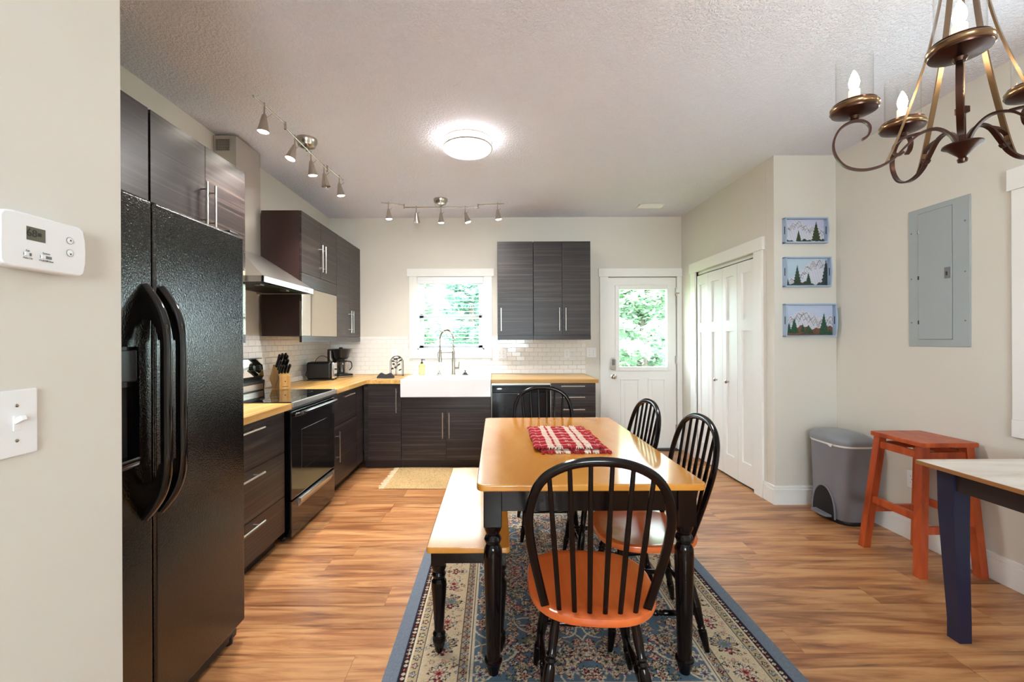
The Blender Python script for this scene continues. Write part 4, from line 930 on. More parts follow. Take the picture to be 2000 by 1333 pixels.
for k, deg in enumerate((150, 78, 6, -66, -138)):
    a = math.radians(deg); ca, sa = math.cos(a), math.sin(a); side = (-sa, ca, 0)
    Pt = lambda r, z: (chx+r*ca, chy+r*sa, z)
    prof = [(0.012, 1.905), (0.028, 1.945), (0.06, 1.972), (0.10, 1.965), (0.135, 1.93), (0.165, 1.897), (0.205, 1.878), (0.25, 1.878), (0.292, 1.90), (0.318, 1.945), (0.322, 1.99), (0.305, 2.03), (0.275, 2.048), (0.243, 2.044), (0.224, 2.02), (0.228, 1.992), (0.245, 1.98)]
    arm = part('arm', MB().tube(spline([Pt(*p) for p in prof], 5), 1.0, 4, flat=(0.0032, 0.007), up=side), mt['bronze'], t)
    part('curl', MB().tube(spline([Pt(*p) for p in ((0.10, 1.967), (0.135, 1.962), (0.16, 1.945), (0.165, 1.92), (0.15, 1.908), (0.138, 1.915))], 5), 1.0, 4, flat=(0.003, 0.006), up=side), mt['bronze'], arm)
    rod = [(0.185, 1.885), (0.165, 1.93), (0.135, 2.02), (0.102, 2.13), (0.074, 2.24), (0.052, 2.36), (0.036, 2.48), (0.024, 2.59)]
    part('rod', MB().tube(spline([Pt(*p) for p in rod], 4), 1.0, 4, flat=(0.0028, 0.007), up=side), mt['bronzelight'], t)
    cu = part('candle_cup', MB().lathe([(0.0001, -0.052), (0.012, -0.05), (0.016, -0.040), (0.045, -0.034), (0.064, -0.026), (0.066, -0.02), (0.066, -0.006), (0.062, -0.002), (0.062, 0.004), (0.058, 0.004), (0.056, -0.008), (0.0001, -0.008)], 32, Pt(RAD, CZ)), mt['bronze'], t)
    part('cup_ring', MB().lathe([(0.0665, -0.021), (0.069, -0.018), (0.0665, -0.015), (0.0665, -0.009), (0.0685, -0.006), (0.0665, -0.003)], 32, Pt(RAD, CZ), cap=False), mt['bronzelight'], cu)
    part('glass_cylinder', MB().lathe([(0.052, -0.006), (0.052, 0.160), (0.0505, 0.160), (0.0505, -0.006)], 32, Pt(RAD, CZ), cap=False), mt['clear'], cu)
    part('candle_sleeve', MB().lathe([(0.016, -0.008), (0.016, 0.05), (0.012, 0.054)], 16, Pt(RAD, CZ)), mt['ivory'], cu)
    part('candle_bulb', MB().lathe([(0.008, 0.052), (0.013, 0.062), (0.0155, 0.076), (0.013, 0.092), (0.007, 0.108), (0.002, 0.118), (0.0001, 0.119)], 16, Pt(RAD, CZ)), mt['flame'], cu)

# ================================================================ DINING
def grid_mesh(name, nx, ny, pos, cols, mat, skirt=None):
    """coloured grid: pos(u,v)->xyz arrays, cols (ny,nx,3) linear per cell corner"""
    u, v = np.meshgrid(np.linspace(0, 1, nx), np.linspace(0, 1, ny)); P = pos(u, v).reshape(-1, 3)
    idx = np.arange(nx*ny).reshape(ny, nx)
    F = np.stack([idx[:-1, :-1], idx[:-1, 1:], idx[1:, 1:], idx[1:, :-1]], -1).reshape(-1, 4)
    me = bpy.data.meshes.new(name); me.from_pydata(P.tolist(), [], F.tolist())
    ca = me.color_attributes.new('col', 'FLOAT_COLOR', 'POINT')
    c4 = np.ones((nx*ny, 4), np.float32); c4[:, :3] = cols.reshape(-1, 3); ca.data.foreach_set('color', c4.ravel())
    me.materials.append(mat); me.update(); return me
def lin(r, g, b): return np.array(srgb(r, g, b)[:3])

# --- rug: pattern woven in colour, mirrored on both axes
RX0, RX1, RY0, RY1 = -0.438, 1.175, 1.30, 3.56
def rug_pattern(nx, ny):
    W, Hh = RX1-RX0, RY1-RY0
    qx, qy = (nx+1)//2, (ny+1)//2
    X, Yy = np.meshgrid(np.linspace(0, W/2, qx), np.linspace(0, Hh/2, qy))       # distance from the rug's corner
    E = np.minimum(X, Yy); T = np.where(X < Yy, Yy, X)                              # distance from edge, position along edge
    rng = np.random.RandomState(5)
    blue, navy, cream, tan, red, rose, green, slate = lin(90, 110, 126), lin(38, 42, 56), lin(206, 192, 168), lin(166, 144, 116), lin(112, 34, 38), lin(172, 104, 96), lin(104, 112, 92), lin(96, 116, 138)
    C = np.zeros((qy, qx, 3)); C[:] = blue
    def flower(cx, cy, r, c1, c2, c3, pet=6, mask=None, out=None):
        dx, dy = X-cx, Yy-cy; d = np.hypot(dx, dy); m0 = d < r*1.6
        if not m0.any(): return
        a = np.arctan2(dy, dx); rr = r*(0.78+0.3*np.cos(pet*a))
        for f_, c in ((1.22, out), (1.0, c1), (0.62, c2), (0.3, c3)):
            if c is None: continue
            m = (d < rr*f_)
            if mask is not None: m &= mask
            C[m] = c
    def curve(pts, wd, c, mask):
        for (x0, y0), (x1, y1) in zip(pts[:-1], pts[1:]):
            dx, dy = x1-x0, y1-y0; L2 = dx*dx+dy*dy+1e-9
            t_ = np.clip(((X-x0)*dx+(Yy-y0)*dy)/L2, 0, 1)
            m = (np.hypot(X-x0-t_*dx, Yy-y0-t_*dy) < wd) & mask; C[m] = c
    field = E > 0.345
    # scrolling vines in the field
    for k in range(60):
        x, y = rng.uniform(0.35, W/2), rng.uniform(0.35, Hh/2); a = rng.uniform(0, 6.28); pts = [(x, y)]; kap = rng.choice([-1, 1])*rng.uniform(9, 20)
        for s in range(16): a += kap*0.015; x += 0.015*math.cos(a); y += 0.015*math.sin(a); pts.append((x, y))
        curve(pts, 0.0036, cream if k % 3 else tan, field)
    for k in range(330):
        x, y = rng.uniform(0.36, W/2), rng.uniform(0.36, Hh/2); r = rng.choice([0.012, 0.016, 0.022, 0.03], p=[0.35, 0.3, 0.22, 0.13])
        p = [(cream, red, tan, navy), (tan, cream, red, navy), (rose, cream, red, navy), (cream, slate, red, tan), (green, tan, cream, navy), (cream, tan, navy, red)][k % 6]
        flower(x, y, r, p[0], p[1], p[2], rng.randint(4, 8), field, p[3])
    # corner spandrels of the field in cream
    # central medallion
    d = np.hypot((X-W/2)/0.30, (Yy-Hh/2)/0.52); a = np.arctan2(Yy-Hh/2, X-W/2); dd = d*(1+0.07*np.cos(12*a))
    for k in range(60):
        q = rng.uniform(0, 0.85); an = rng.uniform(math.pi, 1.5*math.pi); x, y = W/2+0.30*q*math.cos(an), Hh/2+0.52*q*math.sin(an)
        flower(x, y, rng.choice([0.012, 0.02, 0.028]), [cream, tan, rose][k % 3], [red, cream, navy][k % 3], tan, 6, dd < 0.93, navy)
    # borders
    def band(a, b, c): C[(E >= a) & (E < b)] = c
    band(0, 0.058, lin(112, 121, 134)); band(0.058, 0.062, navy); band(0.062, 0.088, lin(44, 32, 40)); band(0.088, 0.093, cream)
    band(0.093, 0.130, lin(176, 156, 124)); band(0.130, 0.134, navy); band(0.134, 0.139, cream); band(0.139, 0.285, lin(202, 182, 152)); band(0.285, 0.289, navy); band(0.289, 0.324, tan); band(0.324, 0.329, cream); band(0.329, 0.335, navy); band(0.335, 0.345, cream)
    def along(e0, sp, fn):
        s = sp*0.5
        while s < max(W, Hh)/2+sp:
            for (x, y) in ((e0, s), (s, e0)):
                if min(x, y) >= e0-1e-6: fn(x, y, int(s/sp))
            s += sp
    bm = lambda a, b: (E >= a) & (E < b)
    along(0.075, 0.022, lambda x, y, i: flower(x, y, 0.0085, cream if i % 3 else red, tan, tan, 4, bm(0.064, 0.087)))
    along(0.1115, 0.045, lambda x, y, i: flower(x, y, 0.013, [red, green, slate][i % 3], cream, navy, 5, bm(0.093, 0.13), navy))
    along(0.1115, 0.0225, lambda x, y, i: flower(x, y, 0.0045, navy, tan, tan, 4, bm(0.093, 0.13)))
    mb_ = bm(0.139, 0.285)
    for k in range(330):
        s = rng.uniform(0.14, max(W, Hh)/2); e = rng.uniform(0.145, 0.28); x, y = (e, s) if rng.rand() < 0.6 else (s, e)
        flower(x, y, rng.choice([0.006, 0.009, 0.012]), [green, slate, red, navy, tan, rose][k % 6], cream, tan, rng.randint(3, 6), mb_)
    along(0.212, 0.155, lambda x, y, i: flower(x, y, 0.046 if i % 2 else 0.036, [cream, tan][i % 2], [rose, slate][i % 2], [red, green][i % 2], 8, mb_, navy))
    along(0.212, 0.0775, lambda x, y, i: flower(x, y, 0.017 if i % 2 == 0 else 0.001, red, rose, cream, 5, mb_, navy))
    along(0.3065, 0.034, lambda x, y, i: flower(x, y, 0.0125, red if i % 2 else slate, cream, navy, 4, bm(0.289, 0.324), navy))
    # mirror the quarter
    full = np.zeros((ny, nx, 3)); full[:qy, :qx] = C; full[:qy, nx-qx:] = C[:, ::-1]; full[ny-qy:] = full[:qy][::-1]
    full *= (0.86+0.28*np.random.rand(ny, nx, 1))
    return np.clip(full, 0, 1)
NX, NY = 440, 610
rugmat = attr_mat('woven_rug', 0.95, (700, 0.5, 0.002), 0.1)
rm = grid_mesh('pile', NX, NY, lambda u, v: np.stack([RX0+(RX1-RX0)*u-0.37, RY0+(RY1-RY0)*v-2.4, np.full_like(u, 0.008)], -1), rug_pattern(NX, NY), rugmat)
rug = thing('area_rug', 'blue and cream oriental area rug under the dining table', 'rug', (0.37, 2.4, 0))
ro = bpy.data.objects.new('pile', rm); link(ro, rug)
part('backing', B(RX0, RX1, RY0, RY1, 0.0, 0.0078, 0.002), plain('rug_edge_binding', srgb(112, 121, 134), 0.95), rug)
RZ = 0.008

# --- dining table
TX0, TX1, TY0, TY1, TZ = -0.074, 0.788, 1.615, 3.02, 0.762
t = thing('dining_table', 'honey-topped dining table with turned black legs in the middle of the room', 'table', ((TX0+TX1)/2, (TY0+TY1)/2, RZ))
def rounded(x0, x1, y0, y1, r, n=6):
    out = []
    for cx, cy, a0 in ((x1-r, y1-r, 0), (x0+r, y1-r, 90), (x0+r, y0+r, 180), (x1-r, y0+r, 270)):
        out += [(cx+r*math.cos(math.radians(a0+90*i/n)), cy+r*math.sin(math.radians(a0+90*i/n))) for i in range(n+1)]
    return out
part('tabletop', MB().prism(rounded(TX0, TX1, TY0, TY1, 0.03), 'z', TZ-0.026, TZ, bev=0.006, seg=3), mt['tabletop'], t)
ai = 0.05
for q in ((TX0+ai, TX1-ai, TY0+0.05, TY0+0.07), (TX0+ai, TX1-ai, TY1-0.07, TY1-0.05), (TX0+0.035, TX0+0.055, TY0+ai, TY1-ai), (TX1-0.055, TX1-0.035, TY0+ai, TY1-ai)):
    part('apron', B(*q, 0.645, TZ-0.026), mt['espresso'], t)
def table_leg(x, y, ztop, zblock, bw, sc=1.0, z0=RZ):
    mb = MB().box(x-bw, x+bw, y-bw, y+bw, zblock, ztop, 0.003)
    L = zblock-z0
    prof = [(0, 0.021), (0.02, 0.024), (0.075, 0.033), (0.088, 0.037), (0.098, 0.036), (0.104, 0.029), (0.115, 0.028), (0.45, 0.033), (0.78, 0.038), (0.835, 0.037), (0.862, 0.030), (0.872, 0.026), (0.882, 0.031), (0.905, 0.036), (0.925, 0.031), (0.935, 0.025), (0.95, 0.029), (0.975, 0.035), (1.0, 0.036)]
    return mb.lathe([(r*sc, z0+t_*L) for t_, r in prof], 24, (x, y, 0))
for x in (TX0+0.060, TX1-0.060):
    for y in (TY0+0.075, TY1-0.075): part('leg', table_leg(x, y, TZ-0.026, 0.585, 0.035, 0.95), mt['espresso'], t)
# --- bench
BX0, BX1, BY0, BY1, BZ = -0.285, 0.055, 1.755, 2.925, 0.462
t = thing('dining_bench', 'wooden bench with a shiny top and black turned legs left of the dining table', 'bench', ((BX0+BX1)/2, (BY0+BY1)/2, RZ))
BY1 = 2.86
part('seat', MB().prism(rounded(BX0, BX1, BY0, BY1, 0.015), 'z', BZ-0.024, BZ, bev=0.005, seg=3), mt['tabletop'], t)
for q in ((BX0+0.03, BX1-0.03, BY0+0.03, BY0+0.048), (BX0+0.03, BX1-0.03, BY1-0.048, BY1-0.03), (BX0+0.022, BX0+0.04, BY0+0.04, BY1-0.04), (BX1-0.04, BX1-0.022, BY0+0.04, BY1-0.04)):
    part('apron', B(*q, 0.385, BZ-0.024), mt['espresso'], t)
def bench_leg(x, y):
    zb = 0.375; mb = MB().box(x-0.029, x+0.029, y-0.029, y+0.029, zb, BZ-0.024, 0.002); L = zb-RZ
    prof = [(0, 0.014), (0.03, 0.018), (0.12, 0.027), (0.15, 0.028), (0.19, 0.024), (0.205, 0.027), (0.22, 0.024), (0.24, 0.019), (0.5, 0.025), (0.74, 0.032), (0.80, 0.031), (0.83, 0.022), (0.85, 0.026), (0.88, 0.029), (0.91, 0.024), (0.93, 0.027), (0.96, 0.031), (1.0, 0.030)]
    return mb.lathe([(r, RZ+t_*L) for t_, r in prof], 20, (x, y, 0))
for x in (BX0+0.045, BX1-0.045):
    for y in (BY0+0.055, BY1-0.055): part('leg', bench_leg(x, y), mt['espresso'], t)

# --- windsor chairs: local frame faces +Y, origin on the floor under the seat centre
def make_chair():
    t = thing('windsor_chair', 'chair', 'chair')
    n = 40; rings = []
    def outline(s, z):
        out = []
        for i in range(n):
            a = 2*math.pi*i/n; c, s_ = math.cos(a), math.sin(a); e = 2/2.7
            x = 0.218*math.copysign(abs(c)**e, c); y = 0.222*math.copysign(abs(s_)**e, s_)
            x *= (1.0+0.05*(y/0.222)); 
            out.append((x*s, y*s, z+0.004*max(0, math.cos(2*a))*0))
        return out
    v = []; f = []
    for s, z in ((0.90, 0.412), (0.985, 0.420), (1.0, 0.432), (0.985, 0.443), (0.95, 0.446), (0.82, 0.441), (0.62, 0.435), (0.35, 0.432), (0.05, 0.431)):
        rings.append(len(v)); v += outline(s, z)
    for k in range(len(rings)-1):
        for i in range(n): a, b = rings[k]+i, rings[k]+(i+1) % n; f.append((a, b, b+n, a+n))
    f.append(tuple(range(n-1, -1, -1))); f.append(tuple(rings[-1]+i for i in range(n)))
    part('seat', MB().add(v, f), mt['seat'], t)
    half = [(-0.160, 0.44), (-0.180, 0.53), (-0.200, 0.63), (-0.211, 0.72), (-0.208, 0.78), (-0.188, 0.848), (-0.148, 0.896), (-0.08, 0.927)]
    bow2 = half+[(0, 0.936)]+[(-x, z) for x, z in reversed(half)]
    yb = lambda z: -0.150-0.125*(z-0.44)/0.51
    bp = spline([(x, yb(z), z) for x, z in bow2], 5)
    part('bow', MB().tube(bp, 1.0, 10, flat=(0.0145, 0.0115), up=(0, 1, 0.25)), mt['espresso'], t)
    for xb, xt in ((-0.117, -0.152), (-0.07, -0.092), (-0.0235, -0.031), (0.0235, 0.031), (0.07, 0.092), (0.117, 0.152)):
        zt = max(p.z for p in [q for q in bp if abs(q.x-xt) < 0.03])-0.008
        y0 = -0.182+0.25*abs(xb)**2*4*0.6
        pts = [Vector((xb, y0, 0.435)).lerp(Vector((xt, yb(zt), zt)), q) for q in (0, 0.25, 0.5, 0.58, 0.62, 0.8, 1.0)]
        part('spindle', MB().tube(pts, [0.98, 1.0, 1.05, 1.1, 0.98, 0.95, 0.85], 10, flat=(0.0082, 0.0072), up=(0, 1, 0)), mt['espresso'], t)
    legp = [(0, 0.010), (0.03, 0.0115), (0.16, 0.017), (0.19, 0.017), (0.2, 0.013), (0.22, 0.0165), (0.24, 0.013), (0.26, 0.015), (0.42, 0.020), (0.58, 0.018), (0.62, 0.013), (0.64, 0.018), (0.66, 0.013), (0.68, 0.018), (0.70, 0.013), (0.80, 0.016), (1.0, 0.012)]
    tops = {}; feet = {}
    for sx in (-1, 1):
        for sy in (-1, 1):
            feet[sx, sy] = Vector((sx*0.185, sy*0.20-0.01, 0)); tops[sx, sy] = Vector((sx*0.12, sy*0.125, 0.42))
            part('leg', MB().turn(feet[sx, sy], tops[sx, sy], legp, 14), mt['espresso'], t)
    at = lambda k, z: feet[k].lerp(tops[k], z/0.42)
    bead = [(0, 0.007), (0.2, 0.011), (0.4, 0.0125), (0.42, 0.009), (0.44, 0.0125), (0.46, 0.009), (0.48, 0.0125), (0.52, 0.0125), (0.54, 0.009), (0.56, 0.0125), (0.58, 0.009), (0.6, 0.0125), (0.8, 0.011), (1, 0.007)]
    for k0, k1, z in (((-1, 1), (1, 1), 0.185), ((-1, -1), (1, -1), 0.185), ((-1, -1), (-1, 1), 0.145), ((1, -1), (1, 1), 0.145)):
        part('stretcher', MB().turn(at(k0, z), at(k1, z), bead, 12), mt['espresso'], t)
    return t
c0 = make_chair()
specs = [((0.325, 1.532), -4, 'orange-seated black bow-back chair in front, its back to the camera'),
         ((0.662, 1.985), 89, 'black bow-back chair on the right side of the table nearest the camera'),
         ((0.608, 2.485), 91, 'black bow-back chair on the right side of the table farther back'),
         ((0.345, 2.965), 180, 'black bow-back chair at the far end of the table before the dishwasher')]
for i, (p, rz, lb) in enumerate(specs):
    c = c0 if i == 0 else copy_tree(c0)
    c.location = (p[0], p[1], RZ+0.002); c.rotation_euler = (0, 0, math.radians(rz)); c['label'] = lb; c['group'] = 'bow-back chairs around the dining table'

# --- placemats (stacked pair, woven plaid with fringes)
def plaid(nx, ny, seed):
    rng = np.random.RandomState(seed)
    u, v = np.meshgrid(np.linspace(0, 1, nx), np.linspace(0, 1, ny))
    red, dk, wh = lin(176, 38, 52), lin(138, 24, 38), lin(232, 214, 196)
    C = np.zeros((ny, nx, 3)); C[:] = red
    st = lambda x, ps, wd: np.any([np.abs(x-p) < wd for p in ps], 0)
    wu = st(u, (0.24, 0.36, 0.66, 0.78), 0.042); wv = st(v, (0.06, 0.20, 0.34, 0.48, 0.62, 0.76, 0.90), 0.012)
    thin = st(u, (0.10, 0.5, 0.53, 0.92), 0.008)
    C[thin] = 0.5*red+0.5*wh; C[wv] = 0.55*red+0.45*wh; C[wu] = 0.25*red+0.75*wh; C[wu & wv] = wh
    rows = st(v, (0.13, 0.27, 0.41, 0.55, 0.69, 0.83), 0.03); C[rows & ~wu] = 0.7*red+0.3*dk
    C *= (0.72+0.5*rng.rand(ny, nx, 1)); return np.clip(C, 0, 1)
pmx0, pmx1, pmy0, pmy1 = 0.198, 0.53, 2.085, 2.56
matw = attr_mat('woven_plaid', 0.95, (520, 0.7, 0.003), 0.1)
redf = plain('red_fringe', srgb(172, 36, 48), 0.95, var=0.3); whf = plain('cream_fringe', srgb(230, 214, 198), 0.95, var=0.2)
for k, (dx, dy, lb) in enumerate(((0.018, -0.022, 'lower red and white plaid placemat of the pair on the dining table'), (-0.012, 0.012, 'upper red and white plaid placemat lying on another on the dining table'))):
    zb = TZ+0.0005+k*0.0150
    cx, cy = (pmx0+pmx1)/2+dx, (pmy0+pmy1)/2+dy
    t = thing('placemat', lb, 'placemat', (cx, cy, zb), 'plaid placemats stacked on the table')
    w2, h2 = (pmx1-pmx0)/2, (pmy1-pmy0)/2
    rn = np.random.RandomState(k)
    def pos(u, v, w2=w2, h2=h2, rn=rn):
        wob = 0.0015*np.sin(u*40)+0.0012*np.sin(v*63+u*9); e = np.minimum(np.minimum(u, 1-u), np.minimum(v, 1-v))
        z = 0.002+0.0085*np.clip(e*30, 0, 1)**0.5+wob*np.clip(e*20, 0, 1)
        return np.stack([(u*2-1)*(w2+0.004*np.sin(v*14)), (v*2-1)*h2, z], -1)
    me = grid_mesh('weave', 90, 150, pos, plaid(90, 150, k), matw)
    o = bpy.data.objects.new('weave', me); link(o, t)
    part('underside', B(cx-w2+0.002, cx+w2-0.002, cy-h2+0.002, cy+h2-0.002, zb, zb+0.003), redf, t)
    for m, cond in ((redf, 0), (whf, 1)):
        fr = MB()
        for s in (-1, 1):
            for i in range(58):
                u = (i+0.5)/58; w_ = any(abs(u-p) < 0.05 for p in (0.24, 0.36, 0.66, 0.78))
                if w_ != bool(cond): continue
                x = cx-w2+2*w2*u; yy = cy+s*h2; q = random.uniform(-0.006, 0.006); ln = random.uniform(0.012, 0.026)
                fr.tube([(x, yy-s*0.004, zb+0.008), (x+q*0.6, yy+s*ln*0.6, zb+0.006+random.uniform(-0.002, 0.006)), (x+q, yy+s*ln, zb+0.0025)], 0.0024, 5)
        part('fringe', fr, m, t)['kind'] = 'stuff'

# --- jute mat before the sink
mx0, mx1, my0, my1 = -0.99, -0.22, 3.80, 4.435
def jute(nx, ny):
    u, v = np.meshgrid(np.arange(nx), np.arange(ny)); n = np.random.rand(ny, nx, 1)
    base = lin(206, 176, 128); C = base*(0.62+0.3*((u//2+v//2) % 2)[..., None]+0.35*n); C[np.random.rand(ny, nx) < 0.12] = lin(150, 112, 68); return np.clip(C, 0, 1)
t = thing('jute_mat', 'small beige woven jute mat with tassel fringe on the floor by the sink', 'mat', ((mx0+mx1)/2, (my0+my1)/2, 0))
me = grid_mesh('weave', 190, 150, lambda u, v: np.stack([(u-0.5)*(mx1-mx0)+0.006*np.sin(v*9), (v-0.5)*(my1-my0)+0.006*np.sin(u*8), 0.006+0.0016*np.sin(u*290)*np.sin(v*240)*np.clip(np.minimum(v, 1-v)*40, 0, 1)], -1), jute(190, 150), attr_mat('jute_weave', 0.95, (300, 0.8, 0.004), 0.1))
o = bpy.data.objects.new('weave', me); link(o, t)
part('backing', B(mx0+0.004, mx1-0.004, my0+0.008, my1-0.008, 0, 0.004), plain('jute_back', srgb(190, 158, 112), 0.95), t)
fr = MB()
for x, s in ((mx0, -1), (mx1, 1)):
    for i in range(46):
        y = my0+0.008+(my1-my0-0.016)*i/45; q = random.uniform(-0.012, 0.012); ln = random.uniform(0.035, 0.06)
        fr.tube([(x-s*0.004, y, 0.006), (x+s*ln*0.5, y+q*0.5, 0.005), (x+s*ln, y+q, 0.003)], [0.004, 0.003, 0.0035], 5)
part('tassels', fr, plain('jute_fringe', srgb(226, 208, 172), 0.95, var=0.15), t)['kind'] = 'stuff'

# ================================================================ RIGHT SIDE
# --- stool
ST = 0.722
t = thing('wooden_stool', 'red-orange wooden stool with splayed legs against the right wall', 'stool', (2.47, 2.54, 0))
part('seat', MB().prism(rounded(2.348, 2.664, 2.395, 2.735, 0.012), 'z', ST-0.026, ST, bev=0.004), mt['stool'], t)
ft_ = {(-1, -1): (2.302, 2.365), (-1, 1): (2.302, 2.725), (1, -1): (2.632, 2.365), (1, 1): (2.632, 2.725)}
tp_ = {(-1, -1): (2.382, 2.432), (-1, 1): (2.382, 2.698), (1, -1): (2.628, 2.432), (1, 1): (2.628, 2.698)}
def legpt(k, z): f_ = z/(ST-0.026); return Vector((ft_[k][0]+(tp_[k][0]-ft_[k][0])*f_, ft_[k][1]+(tp_[k][1]-ft_[k][1])*f_, z))
for k in ft_:
    a, b = legpt(k, 0), legpt(k, ST-0.026); h = 0.021
    v = [(p.x+sx*h, p.y+sy*h, p.z) for p in (a, b) for sx, sy in ((-1, -1), (1, -1), (1, 1), (-1, 1))]
    part('leg', MB().add(v, [(3, 2, 1, 0), (4, 5, 6, 7), (0, 1, 5, 4), (1, 2, 6, 5), (2, 3, 7, 6), (3, 0, 4, 7)]), mt['stool'], t)
def rail_(k0, k1, z, hh=0.02, tt=0.011):
    a, b = legpt(k0, z), legpt(k1, z); d = (b-a).normalized(); n = Vector((-d.y, d.x, 0))
    v = [tuple(p+n*s*tt+Vector((0, 0, q*hh))) for p in (a, b) for s, q in ((-1, -1), (1, -1), (1, 1), (-1, 1))]
    part('stretcher', MB().add(v, [(3, 2, 1, 0), (4, 5, 6, 7), (0, 1, 5, 4), (1, 2, 6, 5), (2, 3, 7, 6), (3, 0, 4, 7)]), mt['stool'], t)
for k0, k1, z in (((-1, -1), (-1, 1), 0.305), ((1, -1), (1, 1), 0.305), ((-1, -1), (1, -1), 0.245), ((-1, 1), (1, 1), 0.245), ((-1, -1), (-1, 1), 0.645), ((1, -1), (1, 1), 0.645), ((-1, -1), (1, -1), 0.645), ((-1, 1), (1, 1), 0.645)):
    rail_(k0, k1, z)
# --- side table at the picture's right edge
AX0, AX1, AY0, AY1, AZ = 1.885, 2.62, 0.75, 1.955, 0.757
t = thing('side_table', 'whitewashed-top table with dark navy legs at the right edge of the picture', 'table', ((AX0+AX1)/2, (AY0+AY1)/2, 0))
nb = 5; wb = (AX1-AX0)/nb
part('tabletop', B(AX0, AX1, AY0, AY1, AZ-0.02, AZ, 0.003), mt['washtop'], t)
part('edge_band', B(AX0-0.001, AX0+0.006, AY0, AY1+0.001, AZ-0.0195, AZ-0.003).box(AX0, AX1, AY1-0.006, AY1+0.001, AZ-0.0195, AZ-0.003), plain('brown_edge', srgb(150, 98, 52), 0.45, var=0.2), t)
for q in ((AX0+0.06, AX0+0.078, AY0+0.05, AY1-0.05), (AX1-0.078, AX1-0.06, AY0+0.05, AY1-0.05), (AX0+0.06, AX1-0.06, AY1-0.068, AY1-0.05), (AX0+0.06, AX1-0.06, AY0+0.05, AY0+0.068)):
    part('apron', B(*q, AZ-0.105, AZ-0.02), mt['toe'], t)
for x, sx in ((AX0+0.085, 1), (AX1-0.085, -1)):
    for y in (AY0+0.08, AY1-0.08):
        v = []
        for z, h, dx in ((0, 0.026, 0.022), (0.08, 0.026, 0.022), (0.35, 0.03, 0.008), (0.55, 0.034, 0.0), (AZ-0.02, 0.036, 0)):
            v += [(x+sx*dx+a*h, y+b*h, z) for a, b in ((-1, -1), (1, -1), (1, 1), (-1, 1))]
        f = [(3, 2, 1, 0), (16, 17, 18, 19)]+[(4*i+k, 4*i+(k+1) % 4, 4*i+4+(k+1) % 4, 4*i+4+k) for i in range(4) for k in range(4)]
        part('leg', MB().add(v, f), mt['navy'], t)
# --- step bin
tx, ty = 2.515, 3.175
t = thing('step_bin', 'grey plastic pedal bin with a domed lid beside the column', 'trash can', (tx, ty, 0))
def binring(s, z, n=48, e=3.6, lx=0.135, ly=0.185):
    out = []
    for i in range(n):
        a = 2*math.pi*i/n; c, q = math.cos(a), math.sin(a)
        out.append((tx+s*lx*math.copysign(abs(c)**(2/e), c), ty+s*ly*math.copysign(abs(q)**(2/e), q), z))
    return out
def loft(rs, n=48):
    v = []; f = []
    for r in rs: v += r
    for k in range(len(rs)-1):
        for i in range(n): f.append((k*n+i, k*n+(i+1) % n, (k+1)*n+(i+1) % n, (k+1)*n+i))
    f.append(tuple(range(n-1, -1, -1))); f.append(tuple((len(rs)-1)*n+i for i in range(n))); return MB().add(v, f)
part('bucket', loft([binring(0.88, 0.02), binring(0.90, 0.03), binring(0.94, 0.30), binring(0.985, 0.545), binring(0.985, 0.552)]), mt['canmat'], t)
part('base_skirt', loft([binring(0.91, 0.0), binring(0.92, 0.004), binring(0.915, 0.022), binring(0.90, 0.026)]), mt['blackplastic'], t)
lid = part('lid', loft([binring(1.02, 0.553), binring(1.03, 0.560), binring(1.03, 0.578), binring(1.0, 0.592), binring(0.93, 0.606), binring(0.7, 0.626), binring(0.4, 0.634), binring(0.1, 0.637)]), plain('light_grey_plastic', srgb(134, 138, 144), 0.32), t)
part('liner_bag', loft([binring(1.0, 0.540), binring(1.022, 0.546), binring(1.022, 0.5535), binring(1.0, 0.5535)]).join(MB().prism([(ty-0.05, 0.553), (ty-0.10, 0.553), (ty-0.085, 0.530), (ty-0.065, 0.537)], 'x', tx-0.140, tx-0.136)), plain('white_bag', srgb(232, 232, 232), 0.5), t)
part('pedal_recess', MB().prism([(ty+0.105*math.cos(a), 0.02+0.21*math.sin(a)**0.8) for a in [math.pi*i/16 for i in range(17)]], 'x', tx-0.1305, tx-0.1245), mt['blackmatte'], t)
part('recess_hood', MB().tube([(tx-0.129, ty+0.108*math.cos(a), 0.022+0.212*math.sin(a)**0.8) for a in [math.pi*i/20 for i in range(21)]], 0.006, 6), mt['canmat'], t)
part('pedal', MB().prism([(tx-0.175, ty-0.06), (tx-0.175, ty+0.06), (tx-0.165, ty+0.075), (tx-0.12, ty+0.08), (tx-0.12, ty-0.08), (tx-0.165, ty-0.075)], 'z', 0.028, 0.044, bev=0.004), mt['canmat'], t)
